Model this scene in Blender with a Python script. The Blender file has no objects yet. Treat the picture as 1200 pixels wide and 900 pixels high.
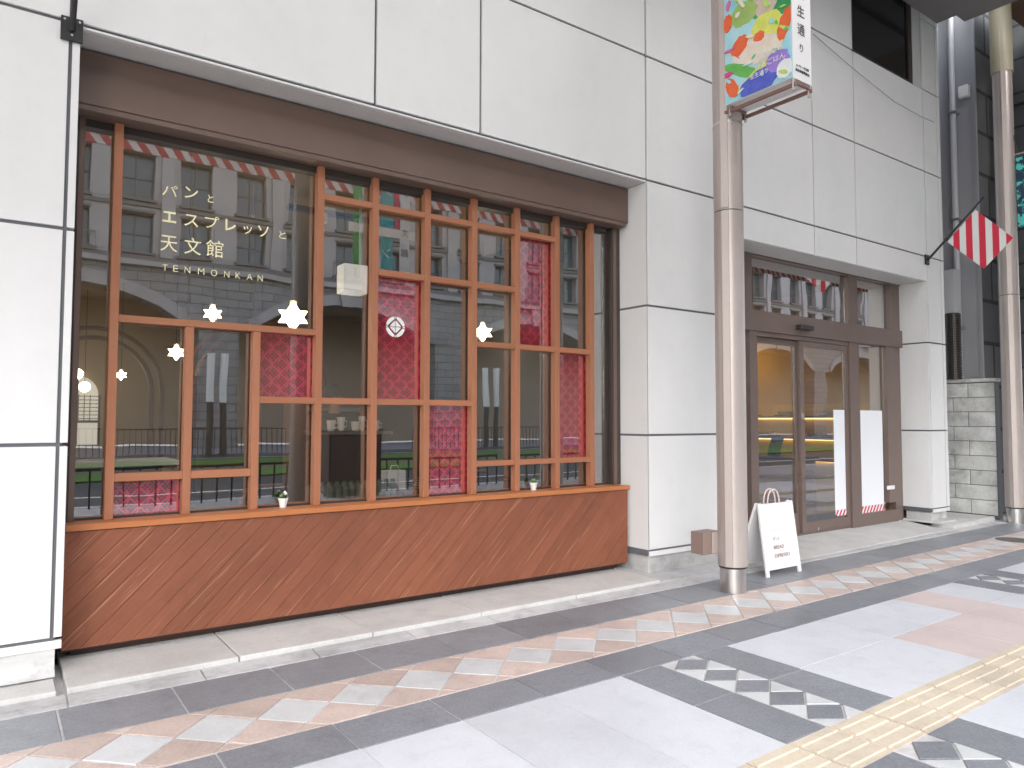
import bpy, bmesh, math, random
from mathutils import Vector, Matrix
R = math.radians
random.seed(7)
S = bpy.context.scene
C = S.collection

# ------------------------------------------------------------------ camera
CAM = (0.0, -4.5, 1.37)
yaw, pitch, roll = 0.6217533, 0.04845582, 0.00190921
fwd = Vector((math.sin(yaw)*math.cos(pitch), math.cos(yaw)*math.cos(pitch), math.sin(pitch)))
right = Vector((math.cos(yaw), -math.sin(yaw), 0)); up = right.cross(fwd)
r2 = right*math.cos(roll)+up*math.sin(roll); u2 = -right*math.sin(roll)+up*math.cos(roll)
cd = bpy.data.cameras.new('camera'); cam = bpy.data.objects.new('camera', cd); C.objects.link(cam)
M3 = Matrix((r2, u2, -fwd)).transposed()
cam.matrix_world = Matrix.Translation(CAM) @ M3.to_4x4()
cd.sensor_width = 36; cd.lens = 850.7254/1200*36; cd.clip_end = 3000; cd.clip_start = 0.05
S.camera = cam
# ------------------------------------------------------------------ light
SUN_EL, SUN_AZ = R(32), R(202)      # azimuth clockwise from +Y
W = bpy.data.worlds.new('World'); S.world = W; W.use_nodes = True
nt = W.node_tree; nt.nodes.clear()
sky = nt.nodes.new('ShaderNodeTexSky'); sky.sky_type = 'NISHITA'; sky.sun_disc = False
sky.sun_elevation = SUN_EL; sky.sun_rotation = SUN_AZ; sky.dust_density = 1.2; sky.air_density = 1.0
hs = nt.nodes.new('ShaderNodeHueSaturation'); hs.inputs['Saturation'].default_value = 0.42
bg = nt.nodes.new('ShaderNodeBackground'); bg.inputs['Strength'].default_value = 0.15
wo = nt.nodes.new('ShaderNodeOutputWorld')
nt.links.new(sky.outputs[0], hs.inputs['Color']); nt.links.new(hs.outputs[0], bg.inputs[0]); nt.links.new(bg.outputs[0], wo.inputs[0])
sl = bpy.data.lights.new('sun', 'SUN'); sl.energy = .5; sl.angle = R(40); sl.color = (.97, .985, 1)
so = bpy.data.objects.new('sun', sl); C.objects.link(so); so.location = (0, -8, 30)
sd = Vector((math.sin(SUN_AZ)*math.cos(SUN_EL), math.cos(SUN_AZ)*math.cos(SUN_EL), math.sin(SUN_EL)))
so.rotation_euler = (-sd).to_track_quat('-Z', 'Y').to_euler()
vs = S.view_settings; vs.view_transform = 'Standard'; vs.look = 'None'; vs.exposure = 2.2; vs.gamma = 1
S.cycles.max_bounces = 8; S.cycles.transparent_max_bounces = 16; S.cycles.diffuse_bounces = 4

# ------------------------------------------------------------------ materials
def mat(name, col, rough=.6, metal=0, var=0, nscale=4, ncol=None, bump=0, bscale=60, rnd=0, spec=.5,
        stretch=None, rot=None, coat=0, emit=None, estr=0, detail=5, thr=None, speck=0, stain=0):
    """colour + noise mix towards ncol (amount var) + per-object brightness jitter rnd + fine bump"""
    m = bpy.data.materials.new(name); m.use_nodes = True; t = m.node_tree; N = t.nodes; L = t.links
    b = N['Principled BSDF']
    b.inputs['Base Color'].default_value = (*col, 1); b.inputs['Roughness'].default_value = rough
    b.inputs['Metallic'].default_value = metal; b.inputs['Specular IOR Level'].default_value = spec
    b.inputs['Coat Weight'].default_value = coat
    tc = N.new('ShaderNodeTexCoord'); src = tc.outputs['Object']
    oi = N.new('ShaderNodeObjectInfo')
    if stretch or rot:
        mp = N.new('ShaderNodeMapping')
        if rot: mp.inputs['Rotation'].default_value = rot
        L.new(src, mp.inputs[0]); s2 = mp.outputs[0]
        if stretch:
            mp2 = N.new('ShaderNodeMapping'); mp2.inputs['Scale'].default_value = stretch
            L.new(s2, mp2.inputs[0]); s2 = mp2.outputs[0]
        src = s2
    ad = N.new('ShaderNodeVectorMath'); ad.operation = 'ADD'
    sc = N.new('ShaderNodeVectorMath'); sc.operation = 'SCALE'; sc.inputs['Scale'].default_value = 37
    cv = N.new('ShaderNodeCombineXYZ'); L.new(oi.outputs['Random'], cv.inputs[0]); L.new(oi.outputs['Random'], cv.inputs[1]); L.new(oi.outputs['Random'], cv.inputs[2])
    L.new(cv.outputs[0], sc.inputs[0]); L.new(src, ad.inputs[0]); L.new(sc.outputs[0], ad.inputs[1]); src = ad.outputs[0]
    cur = None
    if var:
        n = N.new('ShaderNodeTexNoise'); n.inputs['Scale'].default_value = nscale; n.inputs['Detail'].default_value = detail
        n.inputs['Roughness'].default_value = .62
        L.new(src, n.inputs['Vector'])
        rp = N.new('ShaderNodeMapRange'); lo, hi = thr or (.32, .72)
        rp.inputs['From Min'].default_value = lo; rp.inputs['From Max'].default_value = hi; rp.inputs['To Max'].default_value = var
        L.new(n.outputs['Fac'], rp.inputs['Value'])
        mx = N.new('ShaderNodeMix'); mx.data_type = 'RGBA'
        mx.inputs['A'].default_value = (*col, 1); mx.inputs['B'].default_value = (*(ncol or tuple(c*.5 for c in col)), 1)
        L.new(rp.outputs[0], mx.inputs['Factor']); cur = mx.outputs['Result']
    if rnd:
        h = N.new('ShaderNodeHueSaturation')
        mr = N.new('ShaderNodeMapRange'); mr.inputs['To Min'].default_value = 1-rnd; mr.inputs['To Max'].default_value = 1+rnd
        L.new(oi.outputs['Random'], mr.inputs['Value']); L.new(mr.outputs[0], h.inputs['Value'])
        if cur: L.new(cur, h.inputs['Color'])
        else: h.inputs['Color'].default_value = (*col, 1)
        cur = h.outputs[0]
    for amt, scl, det, lo, hi, usepos in ((speck, 85, 3, .3, .7, 0), (stain, 1.7, 9, .46, .70, 1), (stain*.7, 7.5, 6, .52, .68, 1)):
        if not amt: continue
        gp_ = N.new('ShaderNodeNewGeometry'); n3 = N.new('ShaderNodeTexNoise'); n3.inputs['Scale'].default_value = scl; n3.inputs['Detail'].default_value = det; n3.inputs['Roughness'].default_value = .65
        L.new(gp_.outputs['Position'] if usepos else src, n3.inputs['Vector'])
        r3 = N.new('ShaderNodeMapRange'); r3.inputs['From Min'].default_value = lo; r3.inputs['From Max'].default_value = hi
        r3.inputs['To Min'].default_value = 1+(amt if not usepos else 0); r3.inputs['To Max'].default_value = 1-amt; L.new(n3.outputs['Fac'], r3.inputs['Value'])
        h3 = N.new('ShaderNodeHueSaturation'); L.new(r3.outputs[0], h3.inputs['Value'])
        if cur: L.new(cur, h3.inputs['Color'])
        else: h3.inputs['Color'].default_value = (*col, 1)
        cur = h3.outputs[0]
    if cur: L.new(cur, b.inputs['Base Color'])
    if bump:
        n2 = N.new('ShaderNodeTexNoise'); n2.inputs['Scale'].default_value = bscale; n2.inputs['Detail'].default_value = 4
        L.new(src, n2.inputs['Vector'])
        bp = N.new('ShaderNodeBump'); bp.inputs['Strength'].default_value = bump; bp.inputs['Distance'].default_value = .01
        L.new(n2.outputs['Fac'], bp.inputs['Height']); L.new(bp.outputs[0], b.inputs['Normal'])
    if emit:
        b.inputs['Emission Color'].default_value = (*emit, 1); b.inputs['Emission Strength'].default_value = estr
    return m

def glass(name, base=.16, tint=(.93, .96, .95), mul=1.3):
    m = bpy.data.materials.new(name); m.use_nodes = True; t = m.node_tree; N = t.nodes; L = t.links; N.clear()
    o = N.new('ShaderNodeOutputMaterial'); mx = N.new('ShaderNodeMixShader')
    tr = N.new('ShaderNodeBsdfTransparent'); tr.inputs[0].default_value = (*tint, 1)
    gl = N.new('ShaderNodeBsdfGlossy'); gl.inputs['Roughness'].default_value = .0; gl.inputs[0].default_value = (1, 1, 1, 1)
    ge = N.new('ShaderNodeNewGeometry'); dt = N.new('ShaderNodeVectorMath'); dt.operation = 'DOT_PRODUCT'
    L.new(ge.outputs['Incoming'], dt.inputs[0]); L.new(ge.outputs['Normal'], dt.inputs[1])
    ab_ = N.new('ShaderNodeMath'); ab_.operation = 'ABSOLUTE'; L.new(dt.outputs['Value'], ab_.inputs[0])
    iv = N.new('ShaderNodeMath'); iv.operation = 'SUBTRACT'; iv.inputs[0].default_value = 1; L.new(ab_.outputs[0], iv.inputs[1])
    fr = N.new('ShaderNodeMath'); fr.operation = 'POWER'; fr.inputs[1].default_value = 5; L.new(iv.outputs[0], fr.inputs[0])
    ma = N.new('ShaderNodeMath'); ma.operation = 'MULTIPLY_ADD'; ma.inputs[1].default_value = mul; ma.inputs[2].default_value = base; ma.use_clamp = True
    oi = N.new('ShaderNodeObjectInfo'); tc = N.new('ShaderNodeTexCoord'); va = N.new('ShaderNodeVectorMath'); va.operation = 'ADD'; L.new(tc.outputs['Object'], va.inputs[0]); L.new(oi.outputs['Random'], va.inputs[1])
    nz = N.new('ShaderNodeTexNoise'); nz.inputs['Scale'].default_value = 2.2; nz.inputs['Detail'].default_value = 1; L.new(va.outputs[0], nz.inputs['Vector'])
    bp = N.new('ShaderNodeBump'); bp.inputs['Strength'].default_value = .5; bp.inputs['Distance'].default_value = .0012; L.new(nz.outputs['Fac'], bp.inputs['Height']); L.new(bp.outputs[0], gl.inputs['Normal'])
    L.new(fr.outputs[0], ma.inputs[0]); L.new(ma.outputs[0], mx.inputs[0]); L.new(tr.outputs[0], mx.inputs[1]); L.new(gl.outputs[0], mx.inputs[2])
    L.new(mx.outputs[0], o.inputs[0])
    return m

def film(name):
    """red see-through film printed with a cut-glass lattice"""
    m = bpy.data.materials.new(name); m.use_nodes = True; t = m.node_tree; N = t.nodes; L = t.links; N.clear()
    o = N.new('ShaderNodeOutputMaterial'); tc = N.new('ShaderNodeTexCoord'); sp = N.new('ShaderNodeSeparateXYZ')
    L.new(tc.outputs['Object'], sp.inputs[0])
    def M(op, a, b=None, c=None):
        n = N.new('ShaderNodeMath'); n.operation = op
        for i, v in enumerate((a, b, c)):
            if v is None: continue
            if isinstance(v, (int, float)): n.inputs[i].default_value = v
            else: L.new(v, n.inputs[i])
        return n.outputs[0]
    x, z = sp.outputs[0], sp.outputs[2]
    s = M('ADD', x, z); d = M('SUBTRACT', x, z)
    def lines(v, per, w):
        f = M('FRACT', M('MULTIPLY', v, 1/per)); g = M('ABSOLUTE', M('SUBTRACT', f, .5))
        return M('LESS_THAN', g, w)
    big = M('MAXIMUM', lines(s, .112, .07), lines(d, .112, .07))
    fx = M('ABSOLUTE', M('SUBTRACT', M('FRACT', M('MULTIPLY', s, 1/.028)), .5)); fz = M('ABSOLUTE', M('SUBTRACT', M('FRACT', M('MULTIPLY', d, 1/.028)), .5))
    dots = M('LESS_THAN', M('ADD', fx, fz), .34)
    ring = M('LESS_THAN', M('ABSOLUTE', M('SUBTRACT', M('ADD', M('POWER', M('SUBTRACT', M('FRACT', M('MULTIPLY', s, 1/.112)), 0), 2), M('POWER', M('FRACT', M('MULTIPLY', d, 1/.112)), 2)), .5)), .1)
    red = N.new('ShaderNodeMix'); red.data_type = 'RGBA'; red.inputs['A'].default_value = (.72, .03, .12, 1); red.inputs['B'].default_value = (.10, .09, .09, 1)
    L.new(dots, red.inputs['Factor'])
    r3 = N.new('ShaderNodeMix'); r3.data_type = 'RGBA'; r3.inputs['B'].default_value = (1, .10, .22, 1)
    L.new(M('MAXIMUM', big, ring), r3.inputs['Factor']); L.new(red.outputs['Result'], r3.inputs['A'])
    df = N.new('ShaderNodeBsdfDiffuse'); L.new(r3.outputs['Result'], df.inputs[0])
    tl = N.new('ShaderNodeBsdfTranslucent'); L.new(r3.outputs['Result'], tl.inputs[0])
    m1 = N.new('ShaderNodeMixShader'); m1.inputs[0].default_value = .4; L.new(df.outputs[0], m1.inputs[1]); L.new(tl.outputs[0], m1.inputs[2])
    tr = N.new('ShaderNodeBsdfTransparent'); tr.inputs[0].default_value = (.9, .25, .35, 1)
    m2 = N.new('ShaderNodeMixShader'); m2.inputs[0].default_value = .12; L.new(m1.outputs[0], m2.inputs[1]); L.new(tr.outputs[0], m2.inputs[2])
    L.new(m2.outputs[0], o.inputs[0])
    return m

def stripes(name, a, b, per, ang, axes=(0, 2), emit=0):
    m = bpy.data.materials.new(name); m.use_nodes = True; t = m.node_tree; N = t.nodes; L = t.links
    bs = N['Principled BSDF']; bs.inputs['Roughness'].default_value = .75
    tc = N.new('ShaderNodeTexCoord'); sp = N.new('ShaderNodeSeparateXYZ'); L.new(tc.outputs['Object'], sp.inputs[0])
    m1 = N.new('ShaderNodeMath'); m1.operation = 'MULTIPLY'; m1.inputs[1].default_value = math.cos(ang)/per; L.new(sp.outputs[axes[0]], m1.inputs[0])
    m2 = N.new('ShaderNodeMath'); m2.operation = 'MULTIPLY_ADD'; m2.inputs[1].default_value = math.sin(ang)/per; L.new(sp.outputs[axes[1]], m2.inputs[0]); L.new(m1.outputs[0], m2.inputs[2])
    f = N.new('ShaderNodeMath'); f.operation = 'FRACT'; L.new(m2.outputs[0], f.inputs[0])
    g = N.new('ShaderNodeMath'); g.operation = 'LESS_THAN'; g.inputs[1].default_value = .5; L.new(f.outputs[0], g.inputs[0])
    mx = N.new('ShaderNodeMix'); mx.data_type = 'RGBA'; mx.inputs['A'].default_value = (*a, 1); mx.inputs['B'].default_value = (*b, 1)
    L.new(g.outputs[0], mx.inputs['Factor']); L.new(mx.outputs['Result'], bs.inputs['Base Color'])
    return m

def bricks(name, c1, c2, mortar, bw, bh, msz=.02, rough=.8, plane='xz', bump=.3):
    m = bpy.data.materials.new(name); m.use_nodes = True; t = m.node_tree; N = t.nodes; L = t.links
    bs = N['Principled BSDF']; bs.inputs['Roughness'].default_value = rough
    tc = N.new('ShaderNodeTexCoord'); sp = N.new('ShaderNodeSeparateXYZ'); cb = N.new('ShaderNodeCombineXYZ')
    L.new(tc.outputs['Object'], sp.inputs[0]); ix = {'x': 0, 'y': 1, 'z': 2}
    L.new(sp.outputs[ix[plane[0]]], cb.inputs[0]); L.new(sp.outputs[ix[plane[1]]], cb.inputs[1])
    br = N.new('ShaderNodeTexBrick'); L.new(cb.outputs[0], br.inputs['Vector'])
    br.inputs['Color1'].default_value = (*c1, 1); br.inputs['Color2'].default_value = (*c2, 1); br.inputs['Mortar'].default_value = (*mortar, 1)
    br.inputs['Scale'].default_value = 1; br.inputs['Brick Width'].default_value = bw; br.inputs['Row Height'].default_value = bh; br.inputs['Mortar Size'].default_value = msz
    n = N.new('ShaderNodeTexNoise'); n.inputs['Scale'].default_value = 3; n.inputs['Detail'].default_value = 5; L.new(tc.outputs['Object'], n.inputs['Vector'])
    mr = N.new('ShaderNodeMapRange'); mr.inputs['To Min'].default_value = .75; mr.inputs['To Max'].default_value = 1.2; L.new(n.outputs[0], mr.inputs[0])
    h = N.new('ShaderNodeHueSaturation'); L.new(br.outputs[0], h.inputs['Color']); L.new(mr.outputs[0], h.inputs['Value']); L.new(h.outputs[0], bs.inputs['Base Color'])
    bp = N.new('ShaderNodeBump'); bp.inputs['Strength'].default_value = bump; bp.invert = True; L.new(br.outputs['Fac'], bp.inputs['Height']); L.new(bp.outputs[0], bs.inputs['Normal'])
    return m

white = mat('white_panel', (.735, .73, .725), .36, var=.16, nscale=1.6, stretch=(1.6, 1.6, .35), ncol=(.60, .595, .575), rnd=.015, detail=7, bump=.03, bscale=25, stain=.035)
soffitm = mat('soffit_panel', (.60, .59, .58), .5, var=.15, nscale=2)
joint = mat('sealant', (.125, .13, .14), .7)
brownm = mat('brown_metal', (.155, .102, .080), .42, var=.25, nscale=2.5, bump=.05)
darkm = mat('dark_bronze', (.05, .038, .033), .4, var=.2, nscale=3)
doorm = mat('door_bronze', (.172, .124, .106), .38, var=.2, nscale=3)
PLR = (0, R(45), 0)
plankm = mat('plank_stain', (.245, .086, .046), .62, spec=.3, var=.5, nscale=6, ncol=(.18, .062, .034), rot=PLR, stretch=(.35, 6, 7), rnd=.09, bump=.35, bscale=22, stain=.16)
def add_streaks(m, rot, stretch, scale, lo, hi, col, amt):
    t = m.node_tree; N = t.nodes; L = t.links; b = N['Principled BSDF']
    src = b.inputs['Base Color'].links[0].from_socket
    tc = N.new('ShaderNodeTexCoord'); mp = N.new('ShaderNodeMapping'); mp.inputs['Rotation'].default_value = rot; L.new(tc.outputs['Object'], mp.inputs[0])
    m2 = N.new('ShaderNodeMapping'); m2.inputs['Scale'].default_value = stretch; L.new(mp.outputs[0], m2.inputs[0])
    n = N.new('ShaderNodeTexNoise'); n.inputs['Scale'].default_value = scale; n.inputs['Detail'].default_value = 3; L.new(m2.outputs[0], n.inputs['Vector'])
    r = N.new('ShaderNodeMapRange'); r.inputs['From Min'].default_value = lo; r.inputs['From Max'].default_value = hi; r.inputs['To Max'].default_value = amt; L.new(n.outputs['Fac'], r.inputs['Value'])
    x = N.new('ShaderNodeMix'); x.data_type = 'RGBA'; x.inputs['B'].default_value = (*col, 1)
    L.new(r.outputs[0], x.inputs['Factor']); L.new(src, x.inputs['A']); L.new(x.outputs['Result'], b.inputs['Base Color'])
add_streaks(plankm, PLR, (1, 30, 42), 2.2, .63, .74, (.50, .28, .16), .55)
postm = mat('cedar_post', (.37, .152, .080), .5, var=.5, nscale=5, ncol=(.33, .115, .05), stretch=(9, 9, .5), rnd=.06, bump=.15, bscale=30)
railm = mat('cedar_rail', (.365, .15, .077), .5, var=.5, nscale=5, ncol=(.32, .11, .048), stretch=(.5, 9, 9), rnd=.06, bump=.15, bscale=30)
sillm = mat('sill_wood', (.46, .17, .06), .4, var=.5, nscale=5, ncol=(.36, .11, .035), stretch=(.5, 9, 9), bump=.1, bscale=30)
steel = mat('stainless', (.62, .60, .58), .28, metal=1, var=.15, nscale=5, stretch=(1, 1, 6))
skirtm = mat('skirting_steel', (.60, .595, .585), .38, metal=0.0, var=.35, nscale=3, ncol=(.3, .29, .28), stretch=(1, 1, 5), stain=.35)
pinkst = mat('champagne_column', (.48, .415, .385), .36, metal=.3, var=.12, nscale=2, stretch=(1, 1, .4), stain=.05)
kerbst = mat('dark_column', (.12, .115, .11), .45)
cream = mat('cream_sleeve', (.40, .36, .25), .5, var=.15)
gr_dark = mat('dark_granite', (.215, .225, .25), .42, var=.35, nscale=14, ncol=(.155, .163, .182), rnd=.10, bump=.05, bscale=120, speck=.22, stain=.16)
gr_dark2 = mat('grey_granite', (.235, .245, .268), .42, var=.35, nscale=12, ncol=(.18, .188, .207), rnd=.10, bump=.05, bscale=120, speck=.16, stain=.2)
gr_light = mat('light_granite', (.56, .572, .612), .4, var=.22, nscale=7, ncol=(.50, .505, .53), rnd=.045, bump=.05, bscale=120, speck=.05, stain=.11)
gr_white = mat('white_tile', (.56, .57, .58), .4, var=.25, nscale=10, ncol=(.46, .47, .49), rnd=.06, bump=.05, bscale=100, speck=.06, stain=.16)
gr_pink = mat('pink_granite', (.50, .395, .36), .45, var=.7, nscale=10, ncol=(.57, .48, .43), rnd=.12, bump=.06, bscale=100, speck=.12, stain=.18)
pinkslab = mat('pink_slab', (.565, .475, .46), .45, var=.3, nscale=5, ncol=(.52, .44, .43), rnd=.03, speck=.06, stain=.1)
tactm = mat('tactile_cream', (.58, .50, .395), .6, var=.3, nscale=10, ncol=(.50, .42, .32), rnd=.05, bump=.1, speck=.08, stain=.2)
grout = mat('grout', (.60, .58, .58), .85, var=.5, nscale=8, ncol=(.45, .43, .42), stain=.3)
stonem = mat('step_stone', (.59, .58, .565), .6, var=.5, nscale=5, ncol=(.49, .485, .47), rnd=.05, bump=.2, bscale=60, speck=.08, stain=.14)
curbm = mat('gutter_stone', (.56, .55, .555), .65, var=.6, nscale=9, ncol=(.40, .40, .40), rnd=.08, bump=.3, bscale=40, stretch=(.5, 3, 1), speck=.12, stain=.3)
rampm = mat('ramp_stone', (.58, .57, .56), .55, var=.25, nscale=4, bump=.08, speck=.06, stain=.16)
asph = mat('asphalt', (.05, .051, .054), .8, var=.3, nscale=9, bump=.3, bscale=80)
pavefar = bricks('far_pavement', (.33, .33, .345), (.28, .28, .295), (.2, .2, .2), .5, .5, .01, plane='xy')
black = mat('black_metal', (.018, .018, .02), .4)
gold = mat('gold_lettering', (.82, .76, .48), .5)
whitep = mat('white_print', (.8, .8, .78), .5)
paper = mat('white_paper', (.82, .84, .87), .6, emit=(.9, .95, 1), estr=0)
signw = mat('sign_white_paint', (.82, .81, .80), .5, var=.06, nscale=5)
ink = mat('brown_ink', (.25, .12, .10), .6)
blackink = mat('black_ink', (.03, .03, .035), .6)
redm = mat('flag_red', (.62, .025, .06), .7, bump=.1)
whitef = mat('flag_white', (.72, .73, .71), .7, bump=.1)
inwall = mat('interior_wall', (.46, .35, .22), .8, var=.2, nscale=2)
inceil = mat('interior_ceiling', (.34, .25, .15), .8, var=.2)
infloor = mat('interior_floor', (.10, .06, .04), .4, var=.3)
darkwood = mat('dark_wood', (.055, .025, .018), .45, var=.3, stretch=(4, 4, .6))
midwood = mat('mid_wood', (.26, .12, .055), .5, var=.3, stretch=(5, 5, .6))
sofam = mat('sofa_green', (.15, .17, .12), .6, var=.2)
goldwall = mat('golden_wall', (.60, .40, .18), .7, var=.4, nscale=2, ncol=(.4, .24, .10))
lampm = mat('lantern_glass', (.9, .85, .7), .4, emit=(1, .84, .58), estr=5)
warmstrip = mat('warm_strip', (1, .8, .5), .4, emit=(1, .66, .25), estr=.7)
stone_op = mat('facade_stone', (.385, .36, .36), .8, var=.5, nscale=.7, ncol=(.25, .235, .235), detail=10, stain=.0)
stone_dk = mat('facade_stone_dark', (.17, .162, .16), .8, var=.3, nscale=2)
course = bricks('facade_courses', (.31, .295, .29), (.25, .24, .235), (.10, .095, .095), 1.1, .42, .02)
breadm = mat('bread', (.45, .22, .07), .7, var=.4, nscale=20)
opglass = mat('facade_glass', (.05, .075, .09), .12, var=.5, nscale=.8, ncol=(.16, .2, .21))
arcwall = mat('arcade_wall', (.47, .38, .29), .8, var=.2, nscale=1)
grassm = mat('lawn_green', (.10, .20, .035), .9, var=.5, nscale=2, ncol=(.05, .12, .02), bump=.5, bscale=40)
trackm = mat('track_bed', (.16, .12, .10), .85, var=.4)
blockm = mat('block_concrete', (.80, .795, .78), .85, var=.6, nscale=2.5, ncol=(.36, .36, .28), bump=.4, bscale=50, rnd=.05, speck=.1, stain=.4)
greyp = mat('grey_cladding', (.34, .34, .36), .6, var=.15, nscale=2, stretch=(3, 3, .3))
pipem = mat('grey_pipe', (.50, .50, .515), .45)
darkbrick = bricks('dark_cladding', (.10, .10, .10), (.08, .08, .082), (.03, .03, .03), 1.4, .55, .02, bump=.2, plane='yz')
darkwall = mat('dark_render', (.085, .082, .078), .8, var=.4)
roofm = mat('arcade_soffit', (.20, .185, .175), .6, var=.2)
frost = bpy.data.materials.new('frosted_glass'); frost.use_nodes = True  # slightly warm tint, set to warm the light on the upper wall
_t = frost.node_tree; _t.nodes.clear(); _o = _t.nodes.new('ShaderNodeOutputMaterial'); _b = _t.nodes.new('ShaderNodeBsdfTranslucent'); _b.inputs[0].default_value = (.99, .96, .92, 1); _t.links.new(_b.outputs[0], _o.inputs[0])
roofw = mat('arcade_brown', (.13, .07, .04), .5)
potm = mat('pot_white', (.8, .8, .78), .35); plantm = mat('cactus_green', (.10, .22, .05), .6, var=.4, nscale=40)
glassw = glass('window_glass', .21, (.96, .96, .94), .9)
glasst = glass('transom_glass', .40, (.75, .75, .74), .9)
glassd = glass('door_glass', .22, (.95, .95, .93), .9)
filmm = film('red_film')
stripem = stripes('valance_stripes', (.66, .67, .68), (.48, .09, .11), .21, R(35), emit=0)
stickm = stripes('sticker_stripes', (.8, .8, .8), (.6, .04, .08), .062, R(-35))

# ------------------------------------------------------------------ helpers
def wloc(o):
    v = Vector((0, 0, 0))
    while o: v += o.location; o = o.parent
    return v
def tag(o, label=None, cat=None, group=None, kind=None):
    if label: o['label'] = label
    if cat: o['category'] = cat
    if group: o['group'] = group
    if kind: o['kind'] = kind
    return o
def thing(name, label, cat, loc=(0, 0, 0), group=None):
    o = bpy.data.objects.new(name, None); C.objects.link(o); o.location = loc; o.empty_display_size = .2
    return tag(o, label, cat, group)

class MB:
    def __init__(s): s.b = bmesh.new()
    def poly(s, pts, faces):
        v = [s.b.verts.new(p) for p in pts]
        for f in faces:
            try: s.b.faces.new([v[i] for i in f])
            except ValueError: pass
        return s
    def box(s, x0, x1, y0, y1, z0, z1):
        return s.poly([(x0, y0, z0), (x1, y0, z0), (x1, y1, z0), (x0, y1, z0), (x0, y0, z1), (x1, y0, z1), (x1, y1, z1), (x0, y1, z1)],
                      [(0, 3, 2, 1), (4, 5, 6, 7), (0, 1, 5, 4), (1, 2, 6, 5), (2, 3, 7, 6), (3, 0, 4, 7)])
    def prism(s, pts, ax, a, b):
        """polygon pts extruded along axis ax from a to b; pts in the two other axes in order"""
        def P(p, t):
            q = list(p); q.insert(ax, t); return tuple(q)
        n = len(pts)
        return s.poly([P(p, a) for p in pts]+[P(p, b) for p in pts],
                      [tuple(range(n)), tuple(range(2*n-1, n-1, -1))]+[(i, (i+1) % n, (i+1) % n+n, i+n) for i in range(n)])
    def cyl(s, c, r, z0, z1, n=24, r2=None):
        r2 = r if r2 is None else r2
        p = [(c[0]+r*math.cos(2*math.pi*i/n), c[1]+r*math.sin(2*math.pi*i/n), z0) for i in range(n)]
        q = [(c[0]+r2*math.cos(2*math.pi*i/n), c[1]+r2*math.sin(2*math.pi*i/n), z1) for i in range(n)]
        return s.poly(p+q, [tuple(range(n))[::-1], tuple(range(n, 2*n))]+[(i, (i+1) % n, (i+1) % n+n, i+n) for i in range(n)])
    def tube(s, path, r, n=8, closed=False):
        path = [Vector(p) for p in path]; rings = []
        for i, p in enumerate(path):
            a = path[max(i-1, 0)]; b = path[min(i+1, len(path)-1)]; d = (b-a).normalized()
            u = d.cross(Vector((0, 0, 1)));
            if u.length < .05: u = d.cross(Vector((1, 0, 0)))
            u.normalize(); v = d.cross(u)
            rr = r[i] if isinstance(r, (list, tuple)) else r
            rings.append([p+u*rr*math.cos(2*math.pi*k/n)+v*rr*math.sin(2*math.pi*k/n) for k in range(n)])
        pts = [q for g in rings for q in g]; F = []
        for i in range(len(rings)-1):
            for k in range(n): F.append((i*n+k, i*n+(k+1) % n, (i+1)*n+(k+1) % n, (i+1)*n+k))
        F.append(tuple(range(n))[::-1]); F.append(tuple(range((len(rings)-1)*n, len(rings)*n)))
        return s.poly(pts, F)
    def obox(s, c, ax, ay, az, hx, hy, hz):
        c = Vector(c); ax, ay, az = Vector(ax)*hx, Vector(ay)*hy, Vector(az)*hz; P = []
        for k in (-1, 1):
            for (i, j) in ((-1, -1), (1, -1), (1, 1), (-1, 1)): P.append(c+ax*i+ay*j+az*k)
        return s.poly(P, [(0, 3, 2, 1), (4, 5, 6, 7), (0, 1, 5, 4), (1, 2, 6, 5), (2, 3, 7, 6), (3, 0, 4, 7)])
    def mesh(s, name, m, bevel=0, smooth=False, off=(0, 0, 0), seg=1):
        b = s.b
        bmesh.ops.recalc_face_normals(b, faces=b.faces)
        if bevel: bmesh.ops.bevel(b, geom=list(b.edges), offset=bevel, segments=seg, affect='EDGES', clamp_overlap=True)
        off = Vector(off)
        if off.length: bmesh.ops.translate(b, verts=b.verts, vec=-off)
        me = bpy.data.meshes.new(name); b.to_mesh(me); b.free(); me.materials.append(m)
        if smooth:
            for p in me.polygons: p.use_smooth = True
            try: me.set_sharp_from_angle(angle=R(35))
            except Exception: pass
        return me
    def build(s, name, m, parent=None, bevel=0, smooth=False, **k):
        me = s.mesh(name, m, bevel, smooth, wloc(parent) if parent else (0, 0, 0))
        return link(name, me, parent, **k)
def link(name, me, parent=None, loc=(0, 0, 0), label=None, cat=None, group=None, kind=None, rot=None):
    o = bpy.data.objects.new(name, me); C.objects.link(o); o.parent = parent; o.location = loc
    if rot: o.rotation_euler = rot
    return tag(o, label, cat, group, kind)
def B(name, m, parent, x0, x1, y0, y1, z0, z1, bevel=0, **k):
    return MB().box(x0, x1, y0, y1, z0, z1).build(name, m, parent, bevel=bevel, **k)
def copy_tree(o, parent=None, loc=None):
    c = o.copy(); C.objects.link(c); c.parent = parent
    if loc is not None: c.location = loc
    for ch in list(o.children): copy_tree(ch, c)
    return c
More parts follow.
